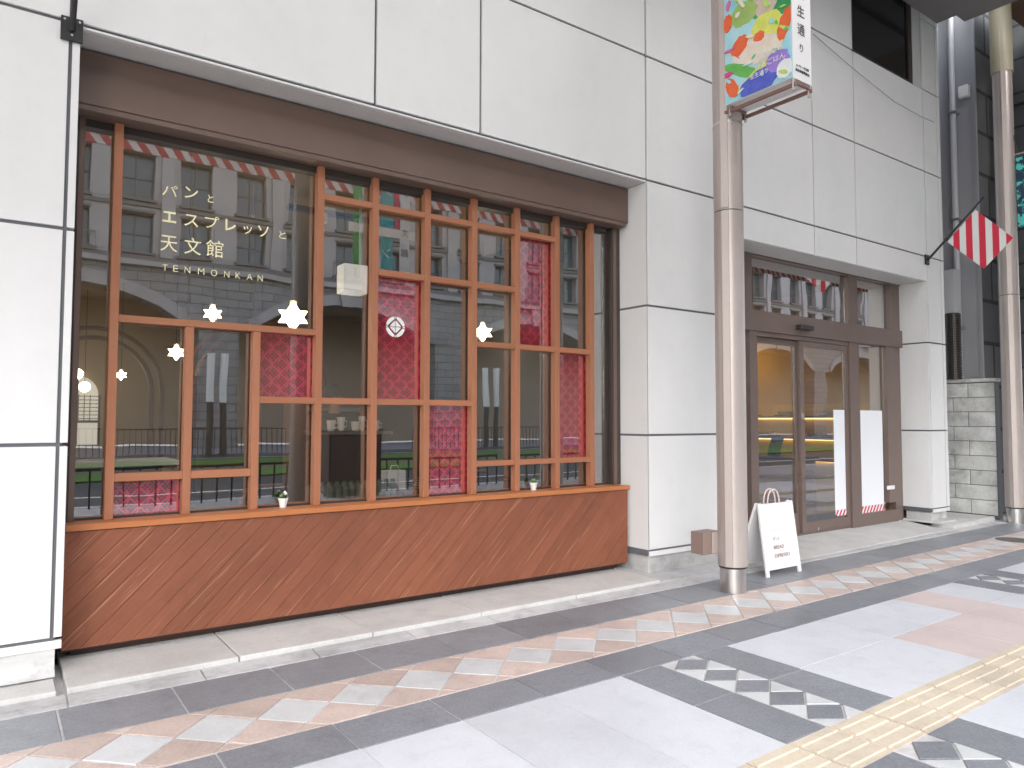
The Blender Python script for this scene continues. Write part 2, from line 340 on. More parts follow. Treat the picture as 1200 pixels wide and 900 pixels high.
def clip(poly, x0, x1, z0, z1):
    def cut(P, f, ip):
        out = []
        for i in range(len(P)):
            a, b = P[i], P[(i+1) % len(P)]
            fa, fb = f(a), f(b)
            if fa >= 0: out.append(a)
            if (fa > 0 > fb) or (fa < 0 < fb):
                t = fa/(fa-fb); out.append((a[0]+(b[0]-a[0])*t, a[1]+(b[1]-a[1])*t))
        return out
    for f in (lambda p: p[0]-x0, lambda p: x1-p[0], lambda p: p[1]-z0, lambda p: z1-p[1]):
        poly = cut(poly, f, None)
        if len(poly) < 3: return []
    out = []
    for p in poly:
        if not out or (abs(p[0]-out[-1][0])+abs(p[1]-out[-1][1])) > 1e-4: out.append(p)
    if len(out) > 1 and abs(out[0][0]-out[-1][0])+abs(out[0][1]-out[-1][1]) < 1e-4: out.pop()
    return out if len(out) >= 3 else []
def shrink(poly, g):
    cx = sum(p[0] for p in poly)/len(poly); cy = sum(p[1] for p in poly)/len(poly); n = len(poly); out = []
    # offset each edge inward by g
    area = sum(poly[i][0]*poly[(i+1) % n][1]-poly[(i+1) % n][0]*poly[i][1] for i in range(n))
    s = 1 if area > 0 else -1
    for i in range(n):
        p0, p1, p2 = Vector(poly[i-1]), Vector(poly[i]), Vector(poly[(i+1) % n])
        d1 = (p1-p0).normalized(); d2 = (p2-p1).normalized()
        n1 = Vector((-d1.y, d1.x))*s; n2 = Vector((-d2.y, d2.x))*s
        k = 1+n1.dot(n2)
        out.append(tuple(p1+(n1+n2)*g/max(k, .35)))
    return out
def text(body, name, m, parent, loc, size, rot, depth=.001, w=None, h=None, fnt=None, label=None):
    cu = bpy.data.curves.new(name, 'FONT'); cu.body = body; cu.size = size; cu.align_x = 'CENTER'; cu.align_y = 'CENTER'; cu.extrude = depth; cu.resolution_u = 3
    if fnt: cu.offset = fnt
    o = bpy.data.objects.new('tmp', cu); C.objects.link(o)
    dg = bpy.context.evaluated_depsgraph_get(); me = bpy.data.meshes.new_from_object(o.evaluated_get(dg))
    bpy.data.objects.remove(o)
    if not len(me.vertices): return None
    xs = [v.co.x for v in me.vertices]; ys = [v.co.y for v in me.vertices]
    cx, cy = (min(xs)+max(xs))/2, (min(ys)+max(ys))/2; sx = w/(max(xs)-min(xs)) if w else 1; sy = h/(max(ys)-min(ys)) if h else sx
    if h and not w: sx = sy
    for v in me.vertices: v.co.x = (v.co.x-cx)*sx; v.co.y = (v.co.y-cy)*sy
    me.materials.clear(); me.materials.append(m); me.name = name
    pl = wloc(parent) if parent else Vector((0, 0, 0))
    return link(name, me, parent, Vector(loc)-pl, rot=rot, label=label)

# ================================================================== GROUND
B('ground', pavefar, None, -400, 400, -600, 400, -.6, -.30, kind='structure')
sw = B('sidewalk', grout, None, -12, 30, -7.6, .34, -.3, -.006, kind='structure')
# far part of the pavement behind the camera, seen only mirrored in the glass
B('pavement', pavefar, None, -12, 60, -7.55, -4.42, -.0055, 0, kind='structure')
def tile_mesh(name, pts, m, h=.012, bev=.0025):
    """flat tile with bevelled rim; top at z=0"""
    n = len(pts); inn = shrink(pts, bev)
    P = [(x, y, -h) for x, y in pts]+[(x, y, -bev*.7) for x, y in pts]+[(x, y, 0) for x, y in inn]
    F = [tuple(range(2*n, 3*n))]
    for i in range(n):
        j = (i+1) % n; F += [(i, j, j+n, i+n), (i+n, j+n, j+2*n, i+2*n)]
    me = MB().poly(P, F).mesh(name, m); return me
rect = lambda w, d: [(-w/2, -d/2), (w/2, -d/2), (w/2, d/2), (-w/2, d/2)]
G = .0042
X0, PT = 0.2915, .4985
def tile(me, name, x, y, par=sw):
    return link(name, me, par, (x, y, random.uniform(-.0012, .0012)))
# upper dark border
mU = tile_mesh('border_tile', rect(PT-2*G, .405-G), gr_dark2)
mL = tile_mesh('border_tile', rect(PT-2*G, .30-G), gr_dark)
for k in range(-5, 28):
    x = X0+PT*k+PT/2
    tile(mU, 'border_tile', x, -.412-.2035)
    tile(mL, 'border_tile', x, -1.318-.152)
# diamond band  y -.82 .. -1.315
S_ = .347; hd = S_/2; cy = -1.068
dia = lambda cx, cz, g: [(cx-hd+g, cz), (cx, cz-hd+g), (cx+hd-g, cz), (cx, cz+hd-g)]
mD = tile_mesh('diamond_tile', dia(0, 0, G*1.3), gr_white)
pu = shrink(clip(dia(0, hd, 0), -9, 9, -9, .2465), G); pl_ = shrink(clip(dia(0, -hd, 0), -9, 9, -.2465, 9), G)
tri_u = shrink(clip([(-hd, .2465), (hd, .2465), (0, S_-.0)], -9, 9, .2, .2465), 0) if False else None
mPu = tile_mesh('pink_tile', pu, gr_pink); mPl = tile_mesh('pink_tile', pl_, gr_pink)
# small triangles left between the clipped pink pieces and the band edge
tw = (.2465-hd)
mTu = tile_mesh('pink_chip', shrink([(-tw, .2465), (0, hd), (tw, .2465)], G), gr_pink); mTl = tile_mesh('pink_chip', shrink([(-tw, -.2465), (tw, -.2465), (0, -hd)], G), gr_pink)
for k in range(-5, 38):
    x = .507+S_*k
    tile(mD, 'diamond_tile', x, cy); tile(mPu, 'pink_tile', x+hd, cy); tile(mPl, 'pink_tile', x+hd, cy)
    tile(mTu, 'pink_chip', x, cy); tile(mTl, 'pink_chip', x, cy)
# pale slabs, cross bands, tactile strip
YT0, YT1 = -2.633, -2.917        # tactile strip
def slabs(x0, x1, rows, pink=()):
    n = max(1, round((x1-x0)/PT)); w = (x1-x0)/n
    for ri, (ya, yb) in enumerate(rows):
        me = tile_mesh('paving_slab', rect(w-G*.8, abs(yb-ya)-G*.8), gr_light, bev=.0015); mp = None
        for i in range(n):
            if (ri, i) in pink:
                mp = mp or tile_mesh('paving_slab', rect(w-G*.8, abs(yb-ya)-G*.8), pinkslab, bev=.0015)
                tile(mp, 'paving_slab', x0+w*(i+.5), (ya+yb)/2)
            else: tile(me, 'paving_slab', x0+w*(i+.5), (ya+yb)/2)
def cross(xc, y0, y1):
    """two dark bars with a white strip of dark diamonds, running towards the road"""
    y = y0
    while y > y1+.05:
        yb = max(y-.5, y1)
        me = tile_mesh('border_tile', rect(.296-G, y-yb-2*G), gr_dark)
        tile(me, 'border_tile', xc-.302, (y+yb)/2); tile(me, 'border_tile', xc+.285, (y+yb)/2); y = yb
    hx, hy = .146, .1
    yc = y0-.1
    md = tile_mesh('diamond_tile', shrink([(-hx, 0), (0, -hy), (hx, 0), (0, hy)], G), gr_dark)
    tr = tile_mesh('triangle_tile', shrink([(hx, 0), (hx, .2), (0, .1)], G), gr_white); tl = tile_mesh('triangle_tile', shrink([(-hx, 0), (0, .1), (-hx, .2)], G), gr_white)
    while yc > y1:
        tile(md, 'diamond_tile', xc, yc); tile(tr, 'triangle_tile', xc, yc-.2); tile(tl, 'triangle_tile', xc, yc-.2); yc -= .2
XC = 3.234; PER = 3.855
near = [(-1.624, YT0)]
for k in range(-1, 3):
    xc = XC+PER*k
    cross(xc, -1.624, YT0); cross(xc, YT1, YT1-1.5)
    xa, xb = xc+.436, xc+PER-.454
    if k == 0:
        slabs(xa, xb, [(-1.624, -2.115), (-2.115, YT0)], pink={(1, 2), (1, 3), (0, 4), (1, 4)})
    else: slabs(xa, xb, near)
    slabs(xa, xb, [(YT1, -3.42), (-3.42, -4.42)])
# tactile tiles with raised bars
t0 = MB()
w = .2955; d = .283
t0.poly([(-w/2+.003, -d/2, -.012), (w/2-.003, -d/2, -.012), (w/2-.003, d/2, -.012), (-w/2+.003, d/2, -.012), (-w/2+.003, -d/2, .001), (w/2-.003, -d/2, .001), (w/2-.003, d/2, .001), (-w/2+.003, d/2, .001)],
        [(4, 5, 6, 7), (0, 1, 5, 4), (1, 2, 6, 5), (2, 3, 7, 6), (3, 0, 4, 7)])
for i in range(4):
    yy = -d/2+d*(i+.5)/4
    t0.prism([(yy-.017, .001), (yy+.017, .001), (yy+.011, .0062), (yy-.011, .0062)], 0, -w/2+.012, w/2-.012)
mT = t0.mesh('tactile_tile', tactm)
for k in range(-8, 38): tile(mT, 'tactile_tile', 3.081+w*(k+.5), (YT0+YT1)/2)
# gutter stones between step and border, step slabs, ramp
xg = -2.0; i = 0
while xg < 5.4:
    wd = random.choice((.55, .62, .7)); 
    gm = MB().poly([(xg+.004, -.405, -.01), (xg+wd-.004, -.405, -.01), (xg+wd-.004, -.262, -.01), (xg+.004, -.262, -.01),
                    (xg+.004, -.405, .001), (xg+wd-.004, -.405, .001), (xg+wd-.004, -.262, .014), (xg+.004, -.262, .014)],
                   [(4, 5, 6, 7), (0, 1, 5, 4), (1, 2, 6, 5), (2, 3, 7, 6), (3, 0, 4, 7)]).build('gutter_stone', curbm, sw)
    xg += wd
for a, b in [(5.41, 6.0), (6.01, 6.6), (6.61, 7.25), (7.26, 7.9), (7.91, 8.6), (8.61, 9.2), (9.21, 9.75)]:
    MB().box(a, b, -.405, -.315, -.01, .003).build('gutter_stone', curbm, sw, bevel=.002)
step = thing('stone_step', 'low pale stone step running below the wooden panelling', 'step', (2.5, 0, 0))
for a, b, z in [(-2.0, .30, .036), (.345, 1.165, .04), (1.172, 1.975, .041), (1.982, 2.785, .039), (2.792, 3.64, .041), (3.647, 4.56, .038)]:
    B('slab', stonem, step, a, b, -.258, .45, -.01, z, bevel=.004)
MB().poly([(4.567, -.21, -.01), (6.2, -.30, -.01), (6.2, .40, -.01), (4.567, .40, -.01), (4.567, -.21, .012), (6.2, -.30, .006), (6.2, .40, .05), (4.567, .4, .05)],
          [(4, 5, 6, 7), (0, 1, 5, 4), (1, 2, 6, 5), (2, 3, 7, 6), (3, 0, 4, 7)]).build('slab', curbm, step)
ramp = MB().poly([(6.203, -.31, -.01), (9.75, -.235, -.01), (9.87, .40, -.01), (6.203, .40, -.01), (6.203, -.31, .004), (9.60, -.235, .004), (9.87, .40, .055), (6.203, .40, .055)],
                 [(4, 5, 6, 7), (0, 1, 5, 4), (1, 2, 6, 5), (2, 3, 7, 6), (3, 0, 4, 7)]).build('entrance_ramp', rampm, None, kind='structure')
cs = thing('stone_slab', 'weathered stone slabs at the foot of the last white pillar', 'slab', (10.4, 0, 0))
B('slab', stonem, cs, 9.93, 10.62, -.24, .40, -.01, .045, bevel=.006); B('slab', curbm, cs, 9.83, 10.3, -.12, .35, .046, .075, bevel=.006)
B('slab', stonem, cs, 10.63, 11.25, -.20, .42, -.01, .05, bevel=.006)
mh = thing('manhole_cover', 'round iron cover set in the paving near the far column', 'manhole cover', (9.55, -1.05, 0))
MB().cyl((9.55, -1.05), .2, .0, .0035, 24).build('cover', mat('iron', (.12, .10, .09), .6), mh); MB().cyl((9.55, -1.05), .225, -.001, .002, 24).build('rim', grout, mh)

# ================================================================== OUR BUILDING
bl = thing('cafe_building', 'white panelled building with a timber lattice cafe window and bronze glass entrance', 'building', (5, .5, 0))
ZR = [.2225, 1.232, 2.381, 3.512, 4.648, 5.762, 6.73, 7.9, 9.1]
JW = .019
XU = [-3.0, -1.45, .29, 2.07, 2.93, 4.70, 6.03, 7.33, 8.20, 9.92, 10.30]
def panel(x0, x1, z0, z1, y=0.0, d=.03, m=white):
    B('wall_panel', m, bl, x0+JW/2, x1-JW/2, y, y+d, z0+JW/2, z1-JW/2, bevel=.0025)
WX0, WX1, WZ1 = .334, 4.69, 3.49      # window opening
DX0, DX1, DZ1 = 6.03, 9.89, 3.185     # door opening
for i in range(len(XU)-1):
    a, b = XU[i], XU[i+1]
    for j in range(len(ZR)-1):
        z0, z1 = ZR[j], ZR[j+1]
        if z0 >= 3.5:
            if abs(a-8.2) < .01 and z0 > 5.7 and z1 < 8: continue    # dark window
            panel(a, b, z0, z1)
        else:
            if a >= .28 and b <= 4.71: continue
            if a >= 6.02 and b <= 9.93:
                continue
            panel(a, b, z0, z1)
for a, b in ((6.03, 7.33), (7.33, 8.20), (8.20, 9.92)): panel(a, b, DZ1-JW/2, 3.512)
# narrow strips: below joint A over window, below joint B at pillar feet
B('wall_panel', white, bl, .298, 4.692, 0, .03, WZ1, 3.504, bevel=.002)
for a, b in ((-3.0, .29), (.29, .334), (4.70, 6.03), (9.92, 10.30), (10.30, 10.38)):
    B('wall_panel', white, bl, a+JW/2*(a != .29), b-JW/2*(b < 6.03 and b > 1), 0.001, .03, .172, .2145, bevel=.002)
for j in range(3):
    B('wall_panel', white, bl, .298, .3335, 0, .42, ZR[j]+JW/2, ZR[j+1]-JW/2, bevel=.002)
    B('wall_panel', white, bl, 4.6905, 4.6925, .0, .42, ZR[j]+JW/2, (ZR[j+1]-JW/2) if j < 2 else WZ1-.004)
    B('wall_panel', white, bl, 9.887, 9.911, .004, .42, ZR[j]+JW/2, (ZR[j+1]-JW/2) if j < 2 else DZ1)
    B('wall_panel', white, bl, 6.015, 6.028, .004, .42, ZR[j]+JW/2, (ZR[j+1]-JW/2) if j < 2 else DZ1)
for j in range(len(ZR)-1):
    B('wall_panel', white, bl, 10.308, 10.38, 0, .25, ZR[j]+JW/2, ZR[j+1]-JW/2, bevel=.002)
# backing wall (dark joints show it) : pieces round the openings
bk = MB()
bk.box(-3, .30, .012, .30, .0, 9.1).box(4.6935, 6.014, .012, 6.0, .18, 3.48).box(9.912, 10.36, .012, 8, .18, 3.48).box(.30, 10.36, .018, .30, 3.50, 5.77).box(.3, 8.2, .018, .30, 5.77, 9.1).box(9.92, 10.36, .018, .3, 5.77, 9.1).box(8.2, 9.92, .018, .3, 7.9, 9.1)
bk.box(6.014, 9.912, .018, .30, 3.20, 3.50)
bk.build('wall_backing', joint, bl)
B('roof_slab', joint, bl, -3, 10.36, .31, 9.2, 8.6, 9.0)
B('side_wall', greyp, bl, 10.3, 10.37, .26, 9.2, 0, 8.6); B('rear_wall', inwall, bl, -3, 10.3, 9.0, 9.2, 0, 8.6)
# soffits
B('soffit', soffitm, bl, .3345, 4.689, .032, .40, WZ1-.002, WZ1+.01)
for a, b in ((6.03, 7.325), (7.335, 8.195), (8.205, 9.885)): B('soffit', soffitm, bl, a, b, .031, .40, DZ1-.004, DZ1+.008)
# skirtings with a flared foot
def skirt(x0, x1, y0=.008, zt=.172, zb=.045):
    pr = [(y0, zt), (y0, .10), (y0-.006, .085), (y0-.02, .07), (y0-.05, zb+.006), (y0-.06, zb), (.2, zb-.03), (.2, zt)]
    MB().prism(pr, 0, x0, x1).build('skirting', skirtm, bl, smooth=True)
skirt(-3, .305)
for a, b in ((4.72, 6.02), (9.93, 10.34)): B('skirting', skirtm, bl, a, b, .03, .35, .0, .171, bevel=.003)
# dark upper window
uw = B('upper_window', darkm, bl, 8.2, 9.92, .05, .12, 5.762, 7.9)
B('pane', mat('dark_pane', (.012, .013, .015), .08), uw, 8.23, 9.70, .040, .0495, 5.775, 7.85)
B('window_frame', black, uw, 8.195, 8.235, .012, .06, 5.762, 7.9); B('window_frame', darkm, uw, 9.60, 9.70, .02, .039, 5.775, 7.85); B('window_frame', soffitm, uw, 9.70, 9.915, .014, .07, 5.77, 7.9)
B('window_frame', black, uw, 8.236, 9.599, .02, .0395, 5.764, 5.80)
# ---- beam over the window, wooden base, sill
bm_ = B('header_beam', brownm, bl, .338, 4.684, .215, .42, 3.165, 3.478, bevel=.004)
B('beam_lip', brownm, bl, .338, 4.66, .222, .42, 3.13, 3.164, bevel=.003)
base = B('timber_base', darkwood, bl, .352, 4.652, .232, .42, .085, .742)
PW = .092; pitch_ = PW*math.sqrt(2)
x = .348-.7; kk = 0
while x < 4.66:
    p = clip([(x, .09), (x+pitch_, .09), (x+pitch_+.66, .75), (x+.66, .75)], .348, 4.657, .095, .742)
    if p:
        q = shrink(p, .0007)
        f = .218+random.uniform(0, .0025)
        n = len(q); inn = shrink(q, .0011)
        MB().poly([(a, .232, b) for a, b in q]+[(a, f+.0015, b) for a, b in q]+[(a, f, b) for a, b in inn],
                  [tuple(range(2*n, 3*n))]+[(i, (i+1) % n, (i+1) % n+n, i+n) for i in range(n)]+[(i+n, (i+1) % n+n, (i+1) % n+2*n, i+2*n) for i in range(n)]).build('plank', plankm, base)
    x += pitch_
B('window_sill', sillm, bl, .352, 4.672, .203, .62, .744, .780, bevel=.003)
B('base_plinth', darkwood, bl, .40, 4.60, .30, .42, .03, .10)
# ---- window frame and lattice
FY = .345
win = MB().box(.336, .40, FY, .44, .781, 3.128).box(4.585, 4.688, FY-.01, .44, .781, 3.128).box(4.545, 4.583, .385, .44, .781, 3.128).box(.401, 4.544, .36, .44, 3.085, 3.129).box(.401, 4.544, .388, .44, .781, .792)\
    .build('shop_window', darkm, bl)
B('frame_bead', brownm, win, 4.60, 4.64, FY-.016, FY-.0105, .782, 3.127); B('frame_bead', brownm, win, .37, .399, FY-.006, FY-.0005, .782, 3.127)
PX = [.571, .99, 1.40, 1.821, 2.234, 2.665, 3.09, 3.513, 3.936, 4.335]
PH = .024; LY0, LY1 = .32, .386
top = 3.129
PZ = [top, 1.94, 1.94, top, top, top, top, top, top, top]
for xx, zt in zip(PX, PZ):
    B('lattice_post', postm, win, xx-PH, xx+PH, LY0, LY1, .7815, zt, bevel=.002)
RAIL = {'r0': (2.90, 2.942), 'r1': (2.417, 2.462), 'r2': (1.942, 1.984), 'r3': (1.472, 1.516), 'r4': (1.946, 1.99), 'r5': (.999, 1.046), 'r6': (.996, 1.038)}
def rail(i, j, r):
    z0, z1 = RAIL[r]
    for k in range(i, j):
        B('lattice_rail', railm, win, PX[k]+PH+.0006, PX[k+1]-PH-.0006, LY0+.004, LY1-.004, z0, z1, bevel=.002)
rail(3, 8, 'r0'); rail(4, 7, 'r1')
B('lattice_rail', railm, win, PX[0]+PH+.0006, PX[3]-PH-.0006, LY0+.003, LY1-.004, 1.942, 1.984, bevel=.002)
rail(2, 6, 'r3'); rail(6, 9, 'r4'); rail(0, 2, 'r5'); rail(6, 9, 'r6')
# panes: big sheets between posts
GY = .402
xs = [.401]+PX+[4.544]
for k in range(len(xs)-1):
    B('glass_pane', glassw, win, xs[k]+.001, xs[k+1]-.001, GY, GY+.006, .793, 3.084)
# red films behind the panes
def red(i, z0, z1, x0=None, x1=None):
    B('film_border', redm, win, PX[i+1]-PH-.03, PX[i+1]-PH-.004, GY+.0071, GY+.0078, z0, z1)
    a = PX[i] if x0 is None else x0; b = PX[i+1] if x1 is None else x1
    B('red_panel', filmm, win, a+.002, b-.002, GY+.0085, GY+.0105, z0, z1, label='crimson patterned panel set behind the glass')
red(2, 1.49, 1.96); red(4, 1.49, 2.44); red(5, .793, 1.49); red(7, 1.97, 2.92); red(8, 1.02, 1.97); red(0, .793, 1.02)
# emblem (cut-glass flower)
em = MB(); ex, ez, ey, er = 2.437, 2.058, GY-.003, .078
def petal(bm, pts): bm.prism([(ex+a*er, ez+b*er) for a, b in pts], 1, ey-.001, ey)
for q in range(4):
    a = q*math.pi/2
    def rt(p): return (p[0]*math.cos(a)-p[1]*math.sin(a), p[0]*math.sin(a)+p[1]*math.cos(a))
    petal(em, [rt(p) for p in [(.04, .04), (.62, .05), (.06, .60)]])
    petal(em, [rt(p) for p in [(.05, -.01), (.14, -.09), (.62, -.01)]])
    arc = [(math.cos(t), math.sin(t)) for t in [R(10+i*10) for i in range(8)]]
    petal(em, [rt(p) for p in [(.80, .07), (.50, .38), (.38, .52), (.10, .78)]+arc[::-1]])
    petal(em, [rt(p) for p in [(.72, -.0), (.98, -.09), (.98, .09)]])
em.build('emblem', whitep, win, label='round white cut-glass flower emblem')
ROT = (R(90), 0, 0)
for ch, cx, cz, w_, h_ in [('パ', 0.869, 2.798, 0.088, 0.068), ('ン', 0.994, 2.807, 0.079, 0.072), ('と', 1.112, 2.79, 0.036, 0.050), ('エ', 0.87, 2.63, 0.08, 0.070), ('ス', 0.998, 2.628, 0.083, 0.076), ('プ', 1.122, 2.638, 0.086, 0.080), ('レ', 1.239, 2.636, 0.068, 0.076), ('ッ', 1.348, 2.621, 0.056, 0.054), ('ソ', 1.45, 2.628, 0.070, 0.074), ('と', 1.58, 2.624, 0.046, 0.052),
                           ('天', 0.871, 2.462, 0.097, 0.10), ('文', 1.01, 2.466, 0.1, 0.108), ('館', 1.143, 2.468, 0.105, 0.108)]:
    text(ch, 'lettering', gold, win, (cx, GY-.003, cz), .1, ROT, w=w_, h=h_, fnt=.0022 if ch in 'エレ' else .0002)
for ch, cx, cz, w_, h_ in [('T', 0.852, 2.309, 0.030, 0.04), ('E', 0.913, 2.31, 0.029, 0.04), ('N', 0.982, 2.31, 0.033, 0.04), ('M', 1.064, 2.31, 0.038, 0.04), ('O', 1.142, 2.31, 0.038, 0.042), ('N', 1.221, 2.31, 0.033, 0.04), ('K', 1.292, 2.31, 0.031, 0.04), ('A', 1.366, 2.31, 0.036, 0.04), ('N', 1.436, 2.31, 0.033, 0.04)]:
    text(ch, 'lettering', gold, win, (cx, GY-.003, cz), .1, ROT, w=w_, h=h_, fnt=-.0008)

# ---- entrance
Y0 = .335
ent = MB().box(6.50, 6.665, Y0, .44, 2.56, 3.165).box(9.62, 9.885, Y0+.02, .46, 2.56, 3.165).box(6.50, 9.885, Y0, .46, 3.165, 3.20).box(8.60, 8.80, Y0+.002, .44, 2.56, 3.165)\
    .box(6.035, 9.885, Y0-.012, .47, 2.335, 2.559).box(6.61, 6.74, Y0, .44, .05, 2.334).box(8.58, 8.80, Y0-.004, .44, .048, 2.334).box(9.50, 9.70, Y0+.01, .44, .30, 2.334).box(9.701, 9.885, Y0+.03, .46, .05, 2.334)\
    .box(8.801, 9.70, Y0-.002, .44, .048, .20).box(6.035, 6.499, Y0+.06, .46, 2.56, 3.20).build('entrance', doorm, bl)
B('sidelight', glassd, ent, 6.10, 6.608, .385, .391, .06, 2.33); B('door_pull', steel, ent, 6.52, 6.55, .35, .375, .55, 1.55, bevel=.005)
B('frame_post', darkm, ent, 6.04, 6.12, .34, .44, .05, 2.33); B('threshold', doorm, ent, 6.741, 8.579, Y0+.03, .46, .03, .075)
B('transom_pane', glasst, ent, 6.666, 8.599, .392, .398, 2.56, 3.164); B('transom_pane', glasst, ent, 8.801, 9.62, .392, .398, 2.56, 3.164)
B('fixed_pane', glassd, ent, 8.801, 9.499, .392, .398, .201, 2.333)
sn = B('door_sensor', darkm, ent, 7.44, 7.70, Y0-.085, Y0-.0125, 2.40, 2.452, bevel=.004)
def leaf(x0, x1, y, zb):
    dr = MB().box(x0, x0+.075, y, y+.04, .08, 2.28).box(x1-.075, x1, y, y+.04, .08, 2.28).box(x0+.075, x1-.075, y, y+.04, .08, zb).box(x0+.075, x1-.075, y, y+.04, 2.22, 2.28)
    o = dr.build('sliding_door', doorm, ent)
    B('pane', glassd, o, x0+.076, x1-.076, y+.015, y+.021, zb+.001, 2.219)
    return o
leaf(6.742, 7.60, .395, .30); d2 = leaf(7.56, 8.575, .352, .19)
B('door_lock', steel, d2, 7.575, 7.62, .343, .351, 1.37, 1.45, bevel=.002); B('floor_guide', steel, ent, 7.86, 7.88, .345, .351, .085, .12)
B('door_header', doorm, ent, 6.742, 8.575, .345, .43, 2.285, 2.333)
# posters on the glass
def poster(x0, x1, y):
    p = B('poster', paper, ent, x0, x1, y, y+.002, .285, 1.49, label='plain white poster inside the glass with striped foot')
    B('striped_tape', stickm, p, x0, x1, y-.0015, y-.0004, .20 if x0 > 8.7 else .215, .284)
poster(8.26, 8.499, .3655); poster(8.815, 9.44, .389)
bm2 = B('mail_flap', signw, ent, 9.42, 9.60, .325, .34, .47, .52, bevel=.004)

# ================================================================== INTERIOR (cafe room and shop room)
ib = MB().box(.02, .335, .45, 9, 0, 3.5).box(5.95, 6.02, .45, 9, .04, 3.48).build('interior_wall', inwall, bl)
B('interior_floor', infloor, bl, .336, 5.949, .43, 8.99, 0, .05); B('interior_ceiling', inceil, bl, .336, 5.949, .43, 8.99, 3.30, 3.36)
B('interior_floor', infloor, bl, 6.03, 9.90, .47, 8.98, 0, .05); B('interior_ceiling', inceil, bl, 6.03, 9.9, .47, 8.98, 3.25, 3.31)
B('interior_wall', goldwall, bl, 6.03, 9.9, 4.0, 4.1, .051, 3.249)
B('interior_wall', goldwall, bl, 9.86, 9.886, .47, 4.0, .051, 3.249)
B('ledge', midwood, bl, .336, 4.69, .621, .63, .5, .779)
# arched back window of the room
aw = MB(); AX, AH = 1.10, .30
for k in range(12):
    a0, a1 = math.pi*k/12, math.pi*(k+1)/12
    aw.poly([(AX+AH*math.cos(a0), 8.96, 1.75+AH*math.sin(a0)), (AX+AH*math.cos(a1), 8.96, 1.75+AH*math.sin(a1)), (AX, 8.96, 1.75)], [(0, 1, 2)])
aw.box(AX-AH, AX+AH, 8.955, 8.96, .95, 1.75)
a_ = aw.build('arched_window', mat('lit_window', (.8, .8, .78), .5, emit=(1, .95, .85), estr=.12), bl)
mm = MB().box(AX-.02, AX+.02, 8.93, 8.954, .95, 2.05).box(AX-AH, AX+AH, 8.93, 8.954, 1.30, 1.34).box(AX-AH-.03, AX-AH, 8.93, 8.954, .95, 1.75).box(AX+AH, AX+AH+.03, 8.93, 8.954, .95, 1.75)
for k in range(7):
    mm.box(AX-AH+.08*k, AX-AH+.08*k+.012, 8.94, 8.953, 1.34, 1.75); mm.box(AX-AH, AX+AH, 8.941, 8.952, 1.36+.06*k, 1.372+.06*k)
mm.build('muntin', darkwood, a_)
# lanterns: star-shaped lit pendants
def star_mesh():
    # two crossed four-pointed shells: every face of an octahedron drawn out into a point
    m = MB(); q = .5
    for sg in (1, -1):
        P = [(sg*a*q*1.25, sg*b*q*1.25, sg*c*q*1.25) for a, b, c in ((1, 1, 1), (1, -1, -1), (-1, 1, -1), (-1, -1, 1))]
        m.poly(P, [(0, 1, 2), (0, 2, 3), (0, 3, 1), (1, 3, 2)])
    return m
lm = star_mesh().mesh('lamp_glass', lampm)
lant = []
LL = [(2.07, 1.6, 2.24, .17, 'large star-shaped lit lantern hanging highest behind the lattice'), (1.79, 3.2, 2.43, .12, 'small star lantern glowing below the window lettering'),
      (1.80, 5.0, 2.17, .13, 'lit star lantern deep in the room left of the first short post'), (4.27, 2.0, 2.30, .14, 'lit star lantern beside the fourth lattice bay from the right'),
      (1.47, 7.0, 1.98, .10, 'tiny lit star lantern at the far back beside the leftmost timber post')]
for (x, y, z, r, lab) in LL:
    t = thing('star_lantern', lab, 'lantern', (x, y, z), 'lit star lanterns in the cafe')
    o = link('lamp_glass', lm, t); o.scale = (r*.8, r*.8, r*.68); vd = Vector((x, y+4.5, 0)).normalized(); q1 = Vector((1, 1, 1)).normalized().rotation_difference(vd); pt = q1 @ Vector((1, 1, -1)); pt = (pt-vd*pt.dot(vd)).normalized(); an = math.atan2(pt.cross(Vector((0, 0, -1))).dot(vd), pt.dot(Vector((0, 0, -1)))); from mathutils import Quaternion; o.rotation_mode = 'QUATERNION'; o.rotation_quaternion = Quaternion(vd, an) @ q1
    MB().tube([(x, y, z+r*.6), (x, y, 3.29)], .005, 6).build('cord', darkwood, t)
    MB().cyl((x, y), .03, z+r*.55, z+r*.8, 10).build('cap', gold, t)
for (x, z, lab) in ((1.02, 2.03, 'round globe lamp glowing at the left edge of the window'), (1.12, 1.84, 'lower round globe lamp by the arched back window')):
    t = thing('globe_lamp', lab, 'lamp', (x, 8.0, z)); b = MB(); bmesh.ops.create_icosphere(b.b, subdivisions=2, radius=.08); bmesh.ops.translate(b.b, verts=b.b.verts, vec=(x, 8, z)); b.build('globe', lampm, t, smooth=True)
    MB().tube([(x, 8, z+.075), (x, 8, 3.29)], .006, 6).build('cord', darkwood, t)
